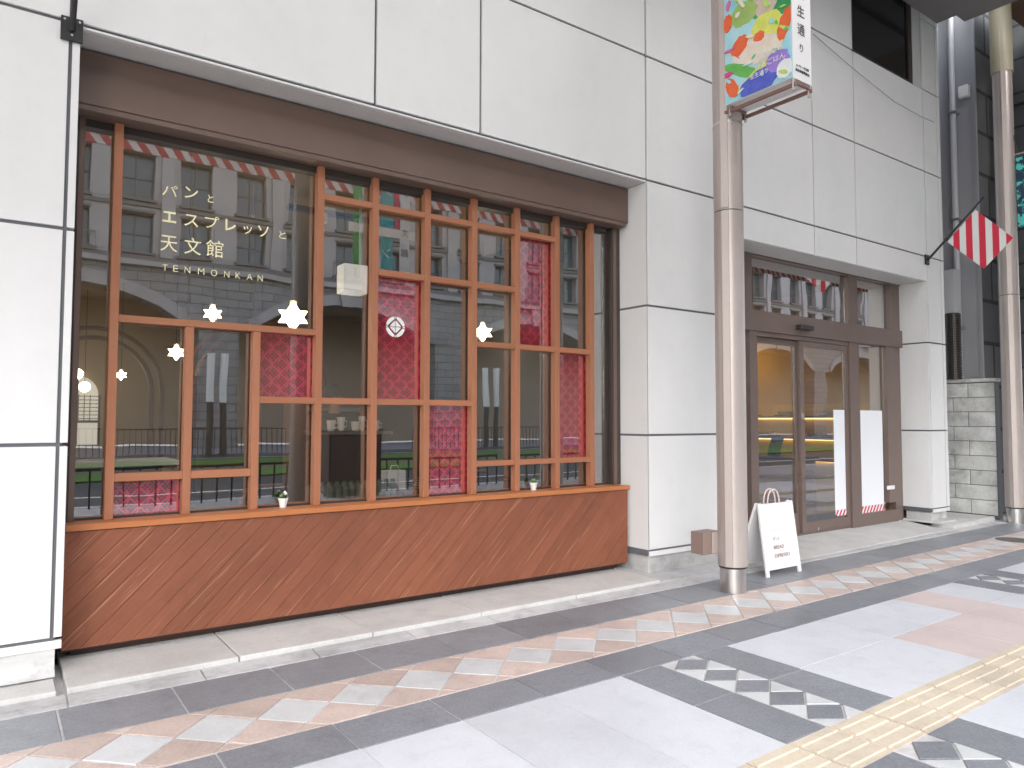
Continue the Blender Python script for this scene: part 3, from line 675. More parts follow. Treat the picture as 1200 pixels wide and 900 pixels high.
# counter
ct = thing('service_counter', 'dark brown service counter behind the second timber bay', 'counter', (3.2, 2.2, .05))
B('counter_front', darkwood, ct, 2.45, 3.15, 1.98, 2.05, .05, 1.22); B('counter_end', darkwood, ct, 3.08, 3.15, 2.051, 3.2, .05, 1.22); B('counter_top', steel, ct, 2.42, 3.2, 1.95, 3.2, 1.221, 1.255, bevel=.004)
for i, (x, y, h, r) in enumerate([(2.62, 2.1, .10, .045), (2.74, 2.15, .13, .04), (2.86, 2.08, .09, .05), (2.98, 2.2, .14, .035), (3.08, 2.1, .10, .04)]):
    t = MB(); t.cyl((x, y), r*.7, 1.256, 1.256+h, 14, r); t.tube([(x+r*.8, y, 1.256+h*.25), (x+r*1.5, y, 1.256+h*.35), (x+r*1.5, y, 1.256+h*.7), (x+r*.85, y, 1.256+h*.8)], .006, 6)
    o = t.build('cup', signw, None, smooth=True)
    tag(o, ['squat white cup at the left end of the counter top', 'taller white mug second from the left on the counter', 'wide low white cup in the middle of the counter', 'tallest white mug fourth along the counter', 'white cup at the right end of the counter top'][i], 'cup', 'cups on the service counter')
# espresso machine + menu shelf behind the counter
em_ = thing('coffee_machine', 'dark and steel coffee machine standing behind the counter', 'coffee machine', (3.0, 3.6, 0))
B('body', darkm, em_, 2.7, 3.5, 3.4, 3.9, 1.0, 1.45, bevel=.02); B('cup_rail', steel, em_, 2.72, 3.48, 3.38, 3.9, 1.452, 1.50, bevel=.01); B('stand', darkwood, em_, 2.6, 3.6, 3.35, 3.95, .05, .999)
for k in range(3): MB().cyl((2.85+.22*k, 3.36), .03, 1.12, 1.2, 12).build('spout', steel, em_)
wp = thing('wood_partition', 'brown timber partition behind the glass below a red panel', 'partition', (2.3, 2.4, 0))
B('board', midwood, wp, 2.23, 2.47, 2.3, 2.35, .05, 1.75); B('board', darkwood, wp, 2.02, 2.225, 2.28, 2.33, .05, 1.62)
# sofa with vertical ribs
sf = thing('ribbed_sofa', 'olive green sofa with vertical ribbed back below the counter', 'sofa', (2.5, 1.15, .05))
xx = 2.08
while xx < 2.82:
    bb = MB(); bb.tube([(xx+.03, 1.12, .35), (xx+.03, 1.12, .80), (xx+.03, 1.14, .86)], [.03, .034, .02], 8); bb.build('rib', sofam, sf, smooth=True); xx += .062
B('back_board', sofam, sf, 2.05, 2.83, 1.14, 1.2, .2, .84, bevel=.02); B('seat', sofam, sf, 2.05, 2.83, 1.2, 1.7, .2, .48, bevel=.03); B('legs_plinth', darkwood, sf, 2.07, 2.80, 1.2, 1.65, .05, .199)
def chair(x, y, lab, rz=0):
    t = thing('cafe_chair', lab, 'chair', (x, y, .05), 'dark chairs in the cafe')
    B('seat', darkwood, t, x-.2, x+.2, y-.2, y+.2, .48, .53, bevel=.012)
    for sx in (-1, 1):
        for sy in (-1, 1): MB().tube([(x+sx*.18, y+sy*.18, .05), (x+sx*.16, y+sy*.16, .48)], [.014, .02], 8).build('leg', darkwood, t)
    MB().tube([(x-.17, y-.18, .53), (x-.19, y-.21, .75), (x-.12, y-.24, .86), (x+.12, y-.24, .86), (x+.19, y-.21, .75), (x+.17, y-.18, .53)], .014, 8).build('back_frame', midwood, t, smooth=True)
    B('backrest', black, t, x-.15, x+.15, y-.235, y-.215, .6, .83, bevel=.008)
    return t
chair(1.72, 1.35, 'dark chair with bent wood back behind the potted cactus'); chair(.75, 2.3, 'dark chair behind the bar table at the far left'); chair(3.9, 1.8, 'dark chair near the middle lower panes')
def table(x, y, w, d, h, lab, tm=darkwood, top=None):
    t = thing('cafe_table', lab, 'table', (x, y, .05)); B('table_top', top or tm, t, x-w/2, x+w/2, y-d/2, y+d/2, h-.035, h, bevel=.004)
    B('table_base', tm, t, x-w/2+.05, x+w/2-.05, y+d/2-.12, y+d/2-.07, .05, h-.036); MB().cyl((x, y), .03, .05, h-.036, 12).build('leg', black, t)
    return t
table(.76, 1.45, .72, .5, 1.07, 'high dark bar table with pale edge at the left window end', top=signw)
table(3.1, 1.3, .5, .5, .76, 'small dark square table in front of the tote bag'); table(4.3, 2.3, .6, .6, .74, 'dark square table near the right end of the window')
tb = thing('paper_bag', 'plain cream paper bag standing on the small table', 'bag', (2.84, 1.22, .76)); B('bag_body', signw, tb, 2.75, 2.93, 1.16, 1.28, .761, .93, bevel=.006)
MB().tube([(2.80, 1.2, .93), (2.81, 1.2, .97), (2.87, 1.2, .97), (2.88, 1.2, .93)], .004, 6).build('handle', signw, tb)
bk_ = thing('wire_basket', 'shallow wire basket on the small table', 'basket', (3.15, 1.2, .76))
for k in range(4): MB().tube([(3.02, 1.1, .775+.022*k), (3.28, 1.1, .775+.022*k), (3.28, 1.3, .775+.022*k), (3.02, 1.3, .775+.022*k), (3.02, 1.1, .775+.022*k)], .0025, 5).build('wire', steel, bk_)
for k in range(8): MB().tube([(3.03+.034*k, 1.1, .762), (3.03+.034*k, 1.1, .845)], .002, 5).build('wire', steel, bk_)
hb = thing('hanging_box_shade', 'square white box hanging from a cord between two tall posts', 'lamp', (2.44, 1.2, 2.55))
B('shade', mat('paper_shade_glow', (.8, .8, .78), .6, emit=(1, .97, .9), estr=.1), hb, 2.335, 2.545, 1.14, 1.3, 2.42, 2.66, bevel=.006); MB().tube([(2.5, 1.2, 2.66), (2.5, 1.2, 3.29)], .012, 8).build('cord', signw, hb)  # faint emission added to brighten the shade, which is not lit
bu = thing('small_pendant', 'tiny white ball pendant on a thin wire above the lettering', 'pendant', (1.69, 1.5, 2.9)); b = MB(); bmesh.ops.create_icosphere(b.b, subdivisions=2, radius=.016); bmesh.ops.translate(b.b, verts=b.b.verts, vec=(1.69, 1.5, 3.03)); b.build('ball', signw, bu, smooth=True); MB().tube([(1.69, 1.5, 3.04), (1.69, 1.5, 3.29)], .003, 5).build('wire', signw, bu)
tr = thing('ceiling_track', 'dark lighting track under the cafe ceiling', 'light track', (2.6, 1.6, 3.2)); B('bar', black, tr, 2.0, 3.0, 1.55, 1.62, 3.16, 3.2); B('bracket', gold, tr, 2.25, 2.33, 1.5, 1.6, 3.07, 3.155, bevel=.01)
# blue fridge and shelf toward the right
fr_ = thing('wall_shelf', 'small wall shelf with bottles seen through the right panes', 'shelf', (5.2, 3.2, 1.9))
B('board', darkwood, fr_, 4.75, 5.6, 3.1, 3.35, 1.75, 1.80); B('board', darkwood, fr_, 4.75, 5.6, 3.1, 3.35, 2.10, 2.14); B('back_board', signw, fr_, 4.75, 5.6, 3.351, 3.37, 1.2, 2.4)
for k in range(5):
    x = 4.84+.16*k; bt = MB(); bt.cyl((x, 3.2), .03, 1.801, 1.92, 12); bt.cyl((x, 3.2), .03, 1.92, 1.96, 12, .011); bt.cyl((x, 3.2), .011, 1.96, 2.0, 10)
    o = bt.build('bottle', black if k % 2 else signw, None, smooth=True); tag(o, ['white bottle first on the wall shelf', 'black bottle second on the wall shelf', 'white bottle in the middle of the wall shelf', 'black bottle fourth on the wall shelf', 'white bottle last on the wall shelf'][k], 'bottle', 'bottles on the wall shelf')
# shop room behind the entrance
sh = thing('bakery_shelf', 'golden lit bakery shelf wall behind the entrance doors', 'shelf', (8, 3.8, 0))
B('shelf_back', mat('shelf_gold', (.80, .52, .10), .6, var=.4, nscale=4), sh, 9.82, 9.855, .75, 3.95, .06, 1.6)
for z in (.78, 1.09, 1.40):
    B('board', midwood, sh, 9.52, 9.8195, .75, 3.95, z, z+.025); B('light_strip', warmstrip, sh, 9.78, 9.80, .8, 3.9, z-.022, z-.004)
for i, (y, z, w_) in enumerate([(1.2, 1.425, .3), (1.9, 1.425, .35), (2.6, 1.425, .3), (1.4, 1.115, .4), (2.3, 1.115, .35), (3.1, 1.115, .3)]):
    t = thing('bread_tray', ['tray of rolls nearest the glass on the upper lit shelf', 'tray of rolls in the middle of the upper lit shelf', 'tray of rolls at the far end of the upper lit shelf', 'tray of loaves nearest the glass on the lower lit shelf', 'tray of loaves in the middle of the lower lit shelf', 'tray of loaves at the far end of the lower lit shelf'][i], 'bread tray', (9.65, y, z), 'bread trays on the lit shelves')
    B('tray', black, t, 9.55, 9.77, y-w_/2, y+w_/2, z+.001, z+.015)
    for k in range(4):
        b = MB(); bmesh.ops.create_icosphere(b.b, subdivisions=2, radius=1); bmesh.ops.scale(b.b, verts=b.b.verts, vec=(.07, w_*.11, .035)); bmesh.ops.translate(b.b, verts=b.b.verts, vec=(9.66, y-w_*.37+w_*.247*k, z+.045)); b.build('roll', breadm, t, smooth=True)
for i, (x0, x1, y0, y1, lab) in enumerate([(8.5, 9.05, 1.1, 3.0, 'light brown wooden sales counter inside the entrance'), (7.2, 8.4, 3.1, 3.6, 'narrow wooden side counter deep inside the entrance')]):
    t = thing('sales_counter', lab, 'counter', (x0, y0, .05)); B('counter_body', midwood, t, x0, x1, y0, y1, .05, .84); B('counter_top', darkwood, t, x0-.03, x1+.03, y0-.03, y1+.03, .841, .875, bevel=.004)
    for k in range(5): B('front_board', midwood, t, x0-.014, x0-.001, y0+(y1-y0)*k/5+.004, y0+(y1-y0)*(k+1)/5-.004, .08, .83)
lp = thing('cash_screen', 'dark tilted cash register screen on the sales counter', 'screen', (8.75, 1.5, .875)); MB().obox((8.75, 1.5, 1.03), (1, 0, 0), (0, .94, .34), (0, -.34, .94), .13, .01, .11).build('screen', black, lp); B('foot', black, lp, 8.7, 8.8, 1.46, 1.6, .876, .93)
for x in (7.2, 8.3, 9.3):
    l = bpy.data.lights.new('shelf_light', 'POINT'); l.energy = 2; l.color = (1, .66, .28); l.shadow_soft_size = .03
    t = thing('pendant_lamp', {7.2: 'left', 8.3: 'middle', 9.3: 'right'}[x]+' warm pendant lamp in the bakery room', 'lamp', (x, 2.7, 2.5), 'pendant lamps in the bakery room')
    MB().cyl((x, 2.7), .09, 2.5, 2.62, 16, .03).build('lamp_shade', gold, t); MB().tube([(x, 2.7, 2.62), (x, 2.7, 3.24)], .004, 5).build('cord', black, t); MB().cyl((x, 2.7), .04, 2.485, 2.499, 12).build('bulb', lampm, t)
    lo = bpy.data.objects.new('shelf_light', l); C.objects.link(lo); lo.parent = t; lo.location = (0, 0, -.15)

# staff person behind the counter (only head and arm show)
def person(loc, lab):
    me = bpy.data.meshes.new('person'); V = [(0, 0, .95), (0, 0, 1.12), (0, 0, 1.32), (0, 0, 1.42), (0, -.01, 1.50), (0, -.02, 1.60), (0, -.02, 1.67),
        (.17, 0, 1.36), (.22, -.08, 1.12), (.16, -.28, 1.06), (-.17, 0, 1.36), (-.22, -.08, 1.12), (-.14, -.28, 1.10), (.09, 0, .88), (.1, -.01, .5), (.1, .02, .1), (.1, -.12, .07), (-.09, 0, .88), (-.1, -.01, .5), (-.1, .02, .1), (-.1, -.12, .07)]
    Ed = [(0, 1), (1, 2), (2, 3), (3, 4), (4, 5), (5, 6), (2, 7), (7, 8), (8, 9), (2, 10), (10, 11), (11, 12), (0, 13), (13, 14), (14, 15), (15, 16), (0, 17), (17, 18), (18, 19), (19, 20)]
    rad = [.14, .12, .15, .055, .06, .085, .06, .06, .045, .03, .06, .045, .03, .09, .06, .04, .035, .09, .06, .04, .035]
    me.from_pydata(V, Ed, []); o = bpy.data.objects.new('person', me); C.objects.link(o)
    sk = o.modifiers.new('skin', 'SKIN'); 
    for i, v in enumerate(me.skin_vertices[0].data): v.radius = (rad[i], rad[i]*.8); v.use_root = (i == 0)
    sb = o.modifiers.new('sub', 'SUBSURF'); sb.levels = 1; sb.render_levels = 2
    dg = bpy.context.evaluated_depsgraph_get(); m2 = bpy.data.meshes.new_from_object(o.evaluated_get(dg)); bpy.data.objects.remove(o)
    skin = mat('skin', (.55, .33, .23), .6); dark = mat('dark_shirt', (.03, .03, .035), .8)
    m2.materials.clear(); m2.materials.append(skin); m2.materials.append(dark)
    for p in m2.polygons:
        c = p.center; p.material_index = 1 if c.z < 1.44 and not (c.y < -.2 and c.z > 1.0) else 0; p.use_smooth = True
    r = bpy.data.objects.new('person', m2); C.objects.link(r); r.location = loc; r.rotation_euler = (0, 0, R(20))
    tag(r, lab, 'person')
    h = MB(); bmesh.ops.create_icosphere(h.b, subdivisions=2, radius=.105); bmesh.ops.translate(h.b, verts=h.b.verts, vec=(0, .015, 1.65)); link('hair', h.mesh('hair', black, smooth=True), r)
    for sx in (-1, 1):
        e = MB(); bmesh.ops.create_icosphere(e.b, subdivisions=1, radius=.009); bmesh.ops.translate(e.b, verts=e.b.verts, vec=(sx*.03, -.092, 1.61)); link('eye', e.mesh('eye', black), r)
        for k in range(5):
            f = MB(); f.tube([(sx*.15+(k-2)*.014, -.28, 1.07), (sx*.15+(k-2)*.016, -.32, 1.07-.003*abs(k-2)), (sx*.15+(k-2)*.016, -.345, 1.055)], [.009, .008, .006], 6); link('finger', f.mesh('finger', skin, smooth=True), r)
    nz = MB(); nz.tube([(0, -.095, 1.61), (0, -.115, 1.585)], [.006, .012], 6); link('nose', nz.mesh('nose', skin, smooth=True), r)
person((2.95, 2.85, .0), 'member of staff in dark clothes standing behind the counter')

# potted cacti on the sill
def pot(x, y, lab, kind):
    t = thing('potted_cactus', lab, 'plant pot', (x, y, .78), 'potted cacti on the window sill')
    p = MB(); n = 8
    p.cyl((x, y), .021, .7805, .832, n, .031); p.cyl((x, y), .034, .832, .842, n, .034); p.build('pot', potm, t)
    MB().cyl((x, y), .029, .8421, .8435, n).build('soil', darkwood, t)
    for (dx, dy, h, r) in kind:
        b = MB(); bmesh.ops.create_icosphere(b.b, subdivisions=2, radius=1); bmesh.ops.scale(b.b, verts=b.b.verts, vec=(r, r*.7, h)); bmesh.ops.translate(b.b, verts=b.b.verts, vec=(x+dx, y+dy, .8435+h*.8)); b.build('cactus', plantm, t, smooth=True)
    return t
t = pot(1.60, .352, 'white pot with cactus and small white bird near the third post', [(-.012, 0, .014, .014), (.0, .006, .02, .009)])
MB().tube([(1.612, .348, .845), (1.616, .348, .87), (1.608, .348, .884), (1.601, .348, .876)], [.008, .012, .008, .004], 8).build('ornament', potm, t, smooth=True)
pot(3.70, .352, 'white pot with round green cactus near the right end of the sill', [(-.012, 0, .016, .014), (.008, 0, .02, .016), (.0, .01, .014, .012)])

# ================================================================== STREET OBJECTS
def column(x, y, lab, r=.118, zt=6.72, hi=True, sleeve=None):
    t = thing('arcade_column', lab, 'column', (x, y, 0), 'round columns of the arcade')
    MB().cyl((x, y), r*.88, 0, .19, 40).build('base', steel, t, smooth=True)
    MB().cyl((x, y), r*.93, .19, .205, 40).build('shadow_gap', black, t, smooth=True)
    MB().cyl((x, y), r, .206, 3.06, 40).build('shaft', pinkst, t, smooth=True)
    MB().cyl((x, y), r*.97, 3.06, 3.068, 40).build('seam', darkm, t, smooth=True)
    MB().cyl((x, y), r, 3.068, zt if not sleeve else sleeve, 40).build('shaft', pinkst, t, smooth=True)
    if sleeve: MB().cyl((x, y), r*1.12, sleeve, zt, 40).build('sleeve', cream, t, smooth=True)
    if hi:
        # slim service channel on the left side
        a = R(205); cx_, cy_ = x+math.cos(a)*r*.90, y+math.sin(a)*r*.90
        MB().obox((cx_, cy_, 1.63), (math.cos(a), math.sin(a), 0), (-math.sin(a), math.cos(a), 0), (0, 0, 1), .024, .028, 1.42).build('channel', pinkst, t)
        MB().obox((cx_, cy_, 4.9), (math.cos(a), math.sin(a), 0), (-math.sin(a), math.cos(a), 0), (0, 0, 1), .024, .028, 1.82).build('channel', pinkst, t)
    return t
column(4.87, -.75, 'champagne metal column in front of the white wall carrying the picture banner')
column(11.22, -.46, 'champagne metal column at the right edge beside the alley', zt=7.295, sleeve=6.15)
# junction box by the column
jb = thing('junction_box', 'small brown metal box fixed behind the foot of the near column', 'utility box', (4.7, -.7, .3))
B('box_body', brownm, jb, 4.60, 4.80, -.68, -.55, .30, .475, bevel=.004); B('door_leaf', pinkst, jb, 4.70, 4.80, -.688, -.6805, .305, .47, bevel=.002)
jb.children[0].data.materials[0] = mat('box_brown', (.24, .17, .145), .45)
# picture banner
bn = thing('banner_box', 'colourful picture banner box with white edge fixed to the near column', 'banner', (4.85, -1.1, 3.9))
bx0, bx1, by0, by1, bz0, bz1 = 4.745, 4.985, -1.44, -.83, 3.90, 5.15
B('box_body', signw, bn, bx0, bx1, by0, by1, bz0, bz1)
art = mat('art_print', (.25, .62, .72), .5, var=.7, nscale=3, ncol=(.75, .85, .85))
B('artwork', art, bn, bx0-.004, bx0-.001, by0+.004, by1-.004, bz0+.004, bz1-.004)
def blob(cy_, cz_, ry, rz, col, k, rot=0, n=20, wob=.12):
    random.seed(k); pts = []
    for i in range(n):
        a = 2*math.pi*i/n; rr = 1+random.uniform(-wob, wob); u, v = ry*math.cos(a)*rr, rz*math.sin(a)*rr
        pts.append((cy_+u*math.cos(rot)-v*math.sin(rot), cz_+u*math.sin(rot)+v*math.cos(rot)))
    pts = clip(pts, by0+.006, by1-.006, bz0+.006, bz1-.006)
    if pts: MB().prism(pts, 0, bx0-.0045-.0006*k, bx0-.0042).build('print_shape', mat('print_%d' % k, col, .5, var=.35, nscale=14, ncol=tuple(min(1, c*1.5+.08) for c in col)), bn)
Gn, Yl, Or, Bl, Sk, Wh = (.12, .42, .08), (.62, .66, .12), (.75, .12, .03), (.07, .10, .50), (.72, .62, .52), (.75, .78, .78)
blob(-1.36, 4.66, .22, .30, (.03, .28, .09), 1, .5); blob(-1.22, 4.62, .12, .16, (.55, .45, .38), 2); blob(-1.02, 4.58, .12, .10, (.30, .45, .12), 3)
blob(-1.22, 4.38, .14, .12, Yl, 4, .4); blob(-1.0, 4.12, .20, .045, Gn, 5, .5); blob(-1.13, 4.24, .24, .11, Sk, 6, .25); blob(-.98, 4.33, .07, .09, Or, 7, .8); blob(-1.38, 4.33, .05, .13, Or, 8, .35)
blob(-1.16, 4.33, .05, .04, Or, 9); blob(-.90, 4.02, .05, .09, Or, 10, -.4); blob(-1.16, 4.05, .22, .045, Yl, 11, -.45); blob(-1.15, 3.97, .17, .10, Bl, 12, -.15); blob(-1.32, 4.07, .10, .09, (.3, .2, .6), 13); blob(-.86, 4.14, .05, .02, (.6, .05, .2), 14); blob(-.87, 4.56, .04, .07, Or, 15); blob(-1.38, 3.99, .07, .07, Wh, 16)
random.seed(5)
for k in range(26):
    c = random.choice([(.12, .45, .1), (.45, .62, .15), (.75, .2, .06), (.1, .35, .6), (.75, .68, .5), (.6, .15, .3), (.3, .65, .7), (.12, .5, .25), (.8, .8, .78)])
    blob(random.uniform(by0+.03, by1-.03), random.uniform(bz0+.05, bz0+.95), random.uniform(.012, .05), random.uniform(.006, .02), c, 17+k*.2, random.uniform(-1.2, 1.2), 10, .25)
random.seed(9)
RX = (R(90), 0, R(-90))
for i, (s, yy, zz, w_) in enumerate([('鹿児島の', -1.27, 4.16, .20), ('ひるごはん', -1.26, 4.09, .26), ('金生通り', -1.16, 4.03, .16)]):
    text(s, 'lettering', whitep if i != 1 else whitep, bn, (bx0-.0215, yy, zz), .05, RX, w=w_)
for i, ch in enumerate('金生通り'):
    text(ch, 'lettering', blackink, bn, ((bx0+bx1)/2-.01, by0-.002, 4.577-.142*i), .1, ROT, h=.085 if i < 3 else .06, w=.09 if i < 3 else .04)
text('いづろ・天文館', 'lettering', blackink, bn, ((bx0+bx1)/2, by0-.002, 4.005), .03, ROT, w=.16); text('商店街振興組合', 'lettering', blackink, bn, ((bx0+bx1)/2, by0-.002, 3.97), .03, ROT, w=.18)
brk = mat('bracket_brown', (.20, .11, .085), .45)
for xx_ in (bx0+.01, bx1-.03): B('support_bar', brk, bn, xx_, xx_+.02, by0-.01, -.80, bz0-.06, bz0-.035)
B('support_bar', brk, bn, bx0+.01, bx1-.01, by0+.0, by0+.02, bz0-.0345, bz0-.012); B('underside', brk, bn, bx0+.01, bx1-.01, -.87, -.84, bz0-.034, bz0-.010)
for yy in (by0+.01, -.86):
    for xx_ in (bx0+.02, bx1-.02): MB().cyl((xx_, yy), .012, bz0-.09, bz0-.002, 10).build('bolt', steel, bn)
MB().tube([(bx0+.08, -.82, 3.86), (4.80, -.64, 3.78)], .003, 5).build('tie_wire', whitep, bn); MB().cyl((4.87, -.75), .121, 3.78, 3.80, 32).build('clamp_band', steel, bn)
# teal banner on the far column
t2 = thing('teal_banner', 'teal banner with dark drawing hanging beside the far right column', 'banner', (11.25, -.75, 4))
tealm = mat('teal_print', (.10, .62, .55), .6, var=1, nscale=9, ncol=(.02, .05, .09), thr=(.48, .52))
B('cloth', tealm, t2, 11.20, 11.23, -1.3, -.60, 3.98, 4.92); MB().tube([(11.22, -.5, 4.98), (11.22, -1.3, 4.98)], .012, 8).build('bar', steel, t2); MB().tube([(11.22, -.62, 4.92), (11.22, -.58, 5.25)], .008, 6).build('hook', black, t2)
# flags
def flag(x, lab, m=(redm, whitef), cloth=True):
    t = thing('wall_flag', lab, 'flag', (x, 0, 3.48))
    B('wall_plate', black, t, x-.052, x+.052, -.018, -.001, 3.40, 3.53, bevel=.003)
    for a, b in ((-.035, .045), (.035, .045), (0, -.035)): MB().tube([(x+a, -.0185, 3.465+b), (x+a, -.024, 3.465+b)], .006, 8).build('bolt', steel, t)
    MB().tube([(x, -.02, 3.46), (x, -.70, 4.13)], [.016, .010], 10).build('pole', black, t, smooth=True)
    MB().tube([(x, -.24, 3.678), (x, -.27, 3.707)], .024, 10).build('collar', black, t)
    if not cloth: return t
    # square cloth standing on its corner, striped vertically
    A, Bt, Cc, D = (-.262, 3.652), (-.60, 3.99), (-1.0, 3.555), (-.675, 3.235)
    def lerp(p, q, u): return (p[0]+(q[0]-p[0])*u, p[1]+(q[1]-p[1])*u)
    ys = [A[0]+(Cc[0]-A[0])*i/10 for i in range(11)]
    def zr(y):
        zt = A[1]+(Bt[1]-A[1])*(y-A[0])/(Bt[0]-A[0]) if y > Bt[0] else Bt[1]+(Cc[1]-Bt[1])*(y-Bt[0])/(Cc[0]-Bt[0])
        zb = A[1]+(D[1]-A[1])*(y-A[0])/(D[0]-A[0]) if y > D[0] else D[1]+(Cc[1]-D[1])*(y-D[0])/(Cc[0]-D[0])
        return zt, zb
    for i in range(10):
        ya, yb = ys[i], ys[i+1]; P = [(ya, zr(ya)[0]), (ya, zr(ya)[1]), ]
        for key in (D[0],):
            if yb < key < ya: P.append((key, zr(key)[1]))
        P += [(yb, zr(yb)[1]), (yb, zr(yb)[0])]
        if yb < Bt[0] < ya: P.append((Bt[0], Bt[1]))
        Q = []
        for p in P:
            if not Q or (abs(p[0]-Q[-1][0])+abs(p[1]-Q[-1][1])) > 1e-4: Q.append(p)
        if abs(Q[0][0]-Q[-1][0])+abs(Q[0][1]-Q[-1][1]) < 1e-4: Q.pop()
        if len(Q) >= 3: MB().prism(Q, 0, x-.0015, x+.0015).build('stripe', m[0] if i % 2 else m[1], t)
    return t
flag(9.90, 'red and white striped flag on a black pole at the last pillar')
flag(.292, 'black flag bracket and pole above the left end of the window', cloth=False)
# A-board
ab = thing('sandwich_board', 'small white folding board with two rope handles beside the column', 'sign board', (5.7, -.5, 0))
A0, B0 = Vector((5.504, -0.614, 0)), Vector((6.004, -0.619, 0))
ux = (B0-A0).normalized(); uy = Vector((-ux.y, ux.x, 0)); WB = (B0-A0).length; HB = .63
mid = (A0+B0)/2
def brd(base_off, top_off, name, sgn):
    c0 = mid+uy*base_off; c1 = mid+uy*top_off+Vector((0, 0, HB)); dz = (c1-c0); Ln = dz.length; az = dz.normalized(); ay = az.cross(ux)
    o = MB().obox((c0+c1)/2+az*.02, ux, ay, az, WB/2-.006, .007, Ln/2-.035).build(name, signw, ab, bevel=.003)
    for s in (-1, 1): MB().obox((c0+c1)/2+ux*s*(WB/2-.018)+ay*(.0), ux, ay, az, .018, .0115, Ln/2).build('leg', signw, ab, bevel=.003)
    return c0, c1, az, ay
c0, c1, az, ay = brd(0, .085, 'front_board', 1); brd(.34, .105, 'rear_board', -1)
for s_, off in ((0, 0), (1, .055)):
    P = []
    for i in range(13):
        a = math.pi*i/12; P.append(c1+uy*off-ux*.085+ux*(.085*2*(1-math.cos(a))/2)+Vector((0, 0, .135*math.sin(a)**.8-.02)))
    MB().tube([p-ux*.02*(1-s_) for p in P], .0065, 8).build('rope_handle', mat('rope_pink', (.62, .42, .38), .7, var=.8, nscale=60, ncol=(.85, .8, .78)), ab, smooth=True)
m3 = Matrix((ux, az, ux.cross(az))).transposed().to_euler()
pp = (c0+c1)/2-ay*(-1)*0
nrm = ux.cross(az)
for i, (s_, w_) in enumerate([('パンと', .10), ('BREAD', .15), ('ESPRESSO', .22)]):
    text(s_, 'lettering', ink, ab, c0+(c1-c0)*(.50-.115*i)+nrm*.0095-ux*(.5*(.22-w_)-.0), .05, m3, w=w_, h=.032)
text('パンとエスプレッソと', 'lettering', mat('faint_ink', (.6, .55, .5), .6), ab, c0+(c1-c0)*.615+nrm*.0095-ux*.02, .05, m3, w=.18, h=.014)
# wire across the facade
wr = thing('overhead_wire', 'thin grey cable strung along the white upper wall', 'cable', (8, 0, 5)); MB().tube([(7.313, -0.04, 5.659), (8.144, -0.04, 5.501), (9.081, -0.04, 5.355), (9.786, -0.04, 5.334), (10.116, -0.04, 5.347)], .005, 6).build('cable', greyp, wr)
# overhead arcade roof with striped valance
ar = thing('arcade_roof', 'flat grey arcade roof over the pavement with striped valance', 'roof', (0, -4, 6.7))
B('roof_slab', roofm, ar, -30, 10.5, -1.7, -.30, 6.73, 6.95); B('roof_slab', roofm, ar, -30, 10.5, -7.2, -6.5, 6.73, 6.95); B('light_gap_filler', roofm, ar, -30, 10.38, -.299, -.002, 6.80, 6.95)  # filler strip added above view to stop light leaking down the wall
for k in range(-12, 15): B('daylight_glazing', frost, ar, -12+1.5*k+.03, -10.5+1.5*k-.03, -6.499, -1.701, 6.80, 6.83); B('roof_rib', roofm, ar, -12+1.5*k-.029, -12+1.5*k+.029, -6.499, -1.701, 6.74, 6.90)  # unseen glazing added so soft daylight reaches the upper wall
B('fascia', roofm, ar, -30, 30, -7.32, -7.2, 6.1, 6.95)
B('valance', stripem, ar, -30, 30, -7.26, -7.235, 5.56, 6.12)
B('roof_slab', roofw, ar, 10.51, 30, -7.19, -.3, 7.3, 7.5)
for k in range(4):
    x = 12.6+2.2*k; MB().cyl((x, -.9), .16, 7.27, 7.299, 20).build('downlight', steel, ar); MB().cyl((x, -.9), .09, 7.262, 7.2695, 16).build('lens', mat('downlight_lens%d' % k, (.9, .9, .9), .3, emit=(1, .95, .88), estr=3), ar)
# kerb-side columns mirrored in the glass
k0 = None
for i, x in enumerate([3.9, 14.4, 15.3, 26.0, 26.9]):
    t = thing('kerb_column', ['single thick round column at the kerb opposite the window', 'left of the first column pair at the kerb', 'right of the first column pair at the kerb', 'left of the second column pair at the kerb', 'right of the second column pair at the kerb'][i], 'column', (x, -6.0 if i else -5.6, 0), 'kerb-side columns of the arcade')
    y = -6.0 if i else -5.6; r = .22 if i == 0 else .2
    MB().cyl((x, y), r, 0, 2.3, 28).build('lower_shaft', darkm if i else kerbst, t, smooth=True); MB().cyl((x, y), r*.98, 2.3, 6.72, 28).build('upper_shaft', cream if i else kerbst, t, smooth=True)
# ================================================================== ALLEY AND NEIGHBOUR
bw = thing('block_wall', 'low weathered concrete block wall closing the alley beside the last pillar', 'wall', (11.4, .2, 0))
zz = .05; r_ = 0
BX = 11.30
B('mortar', joint, bw, BX+.012, BX+.14, -.225, 1.2, .0, 1.90)
while zz < 1.88:
    h = .205; offs = 0 if r_ % 2 else .2
    y = 1.2
    ycuts = [1.2, .80-offs*.5, .32-offs, -.22]
    for a, b in zip(ycuts[:-1], ycuts[1:]): B('block', blockm, bw, BX, BX+.15, b+.005, a-.005, zz+.004, min(zz+h-.004, 1.90), bevel=.004)
    zz += h; r_ += 1
B('coping', blockm, bw, BX-.01, BX+.16, -.24, 1.2, 1.905, 1.955, bevel=.005)
gb = thing('grey_clad_building', 'narrow grey metal clad building rising behind the alley wall', 'building', (11.9, 1, 0))
B('wall', greyp, gb, 11.55, 12.6, .02, 6, 0, 9); B('front_wall', bricks('dark_stone_blocks', (.13, .13, .132), (.10, .10, .103), (.035, .035, .035), 1.1, .62, .03, bump=.4), gb, 11.57, 12.6, .0, .0195, 0, 9); B('wall_rib', greyp, gb, 11.52, 11.568, .0, .04, 1.96, 9)
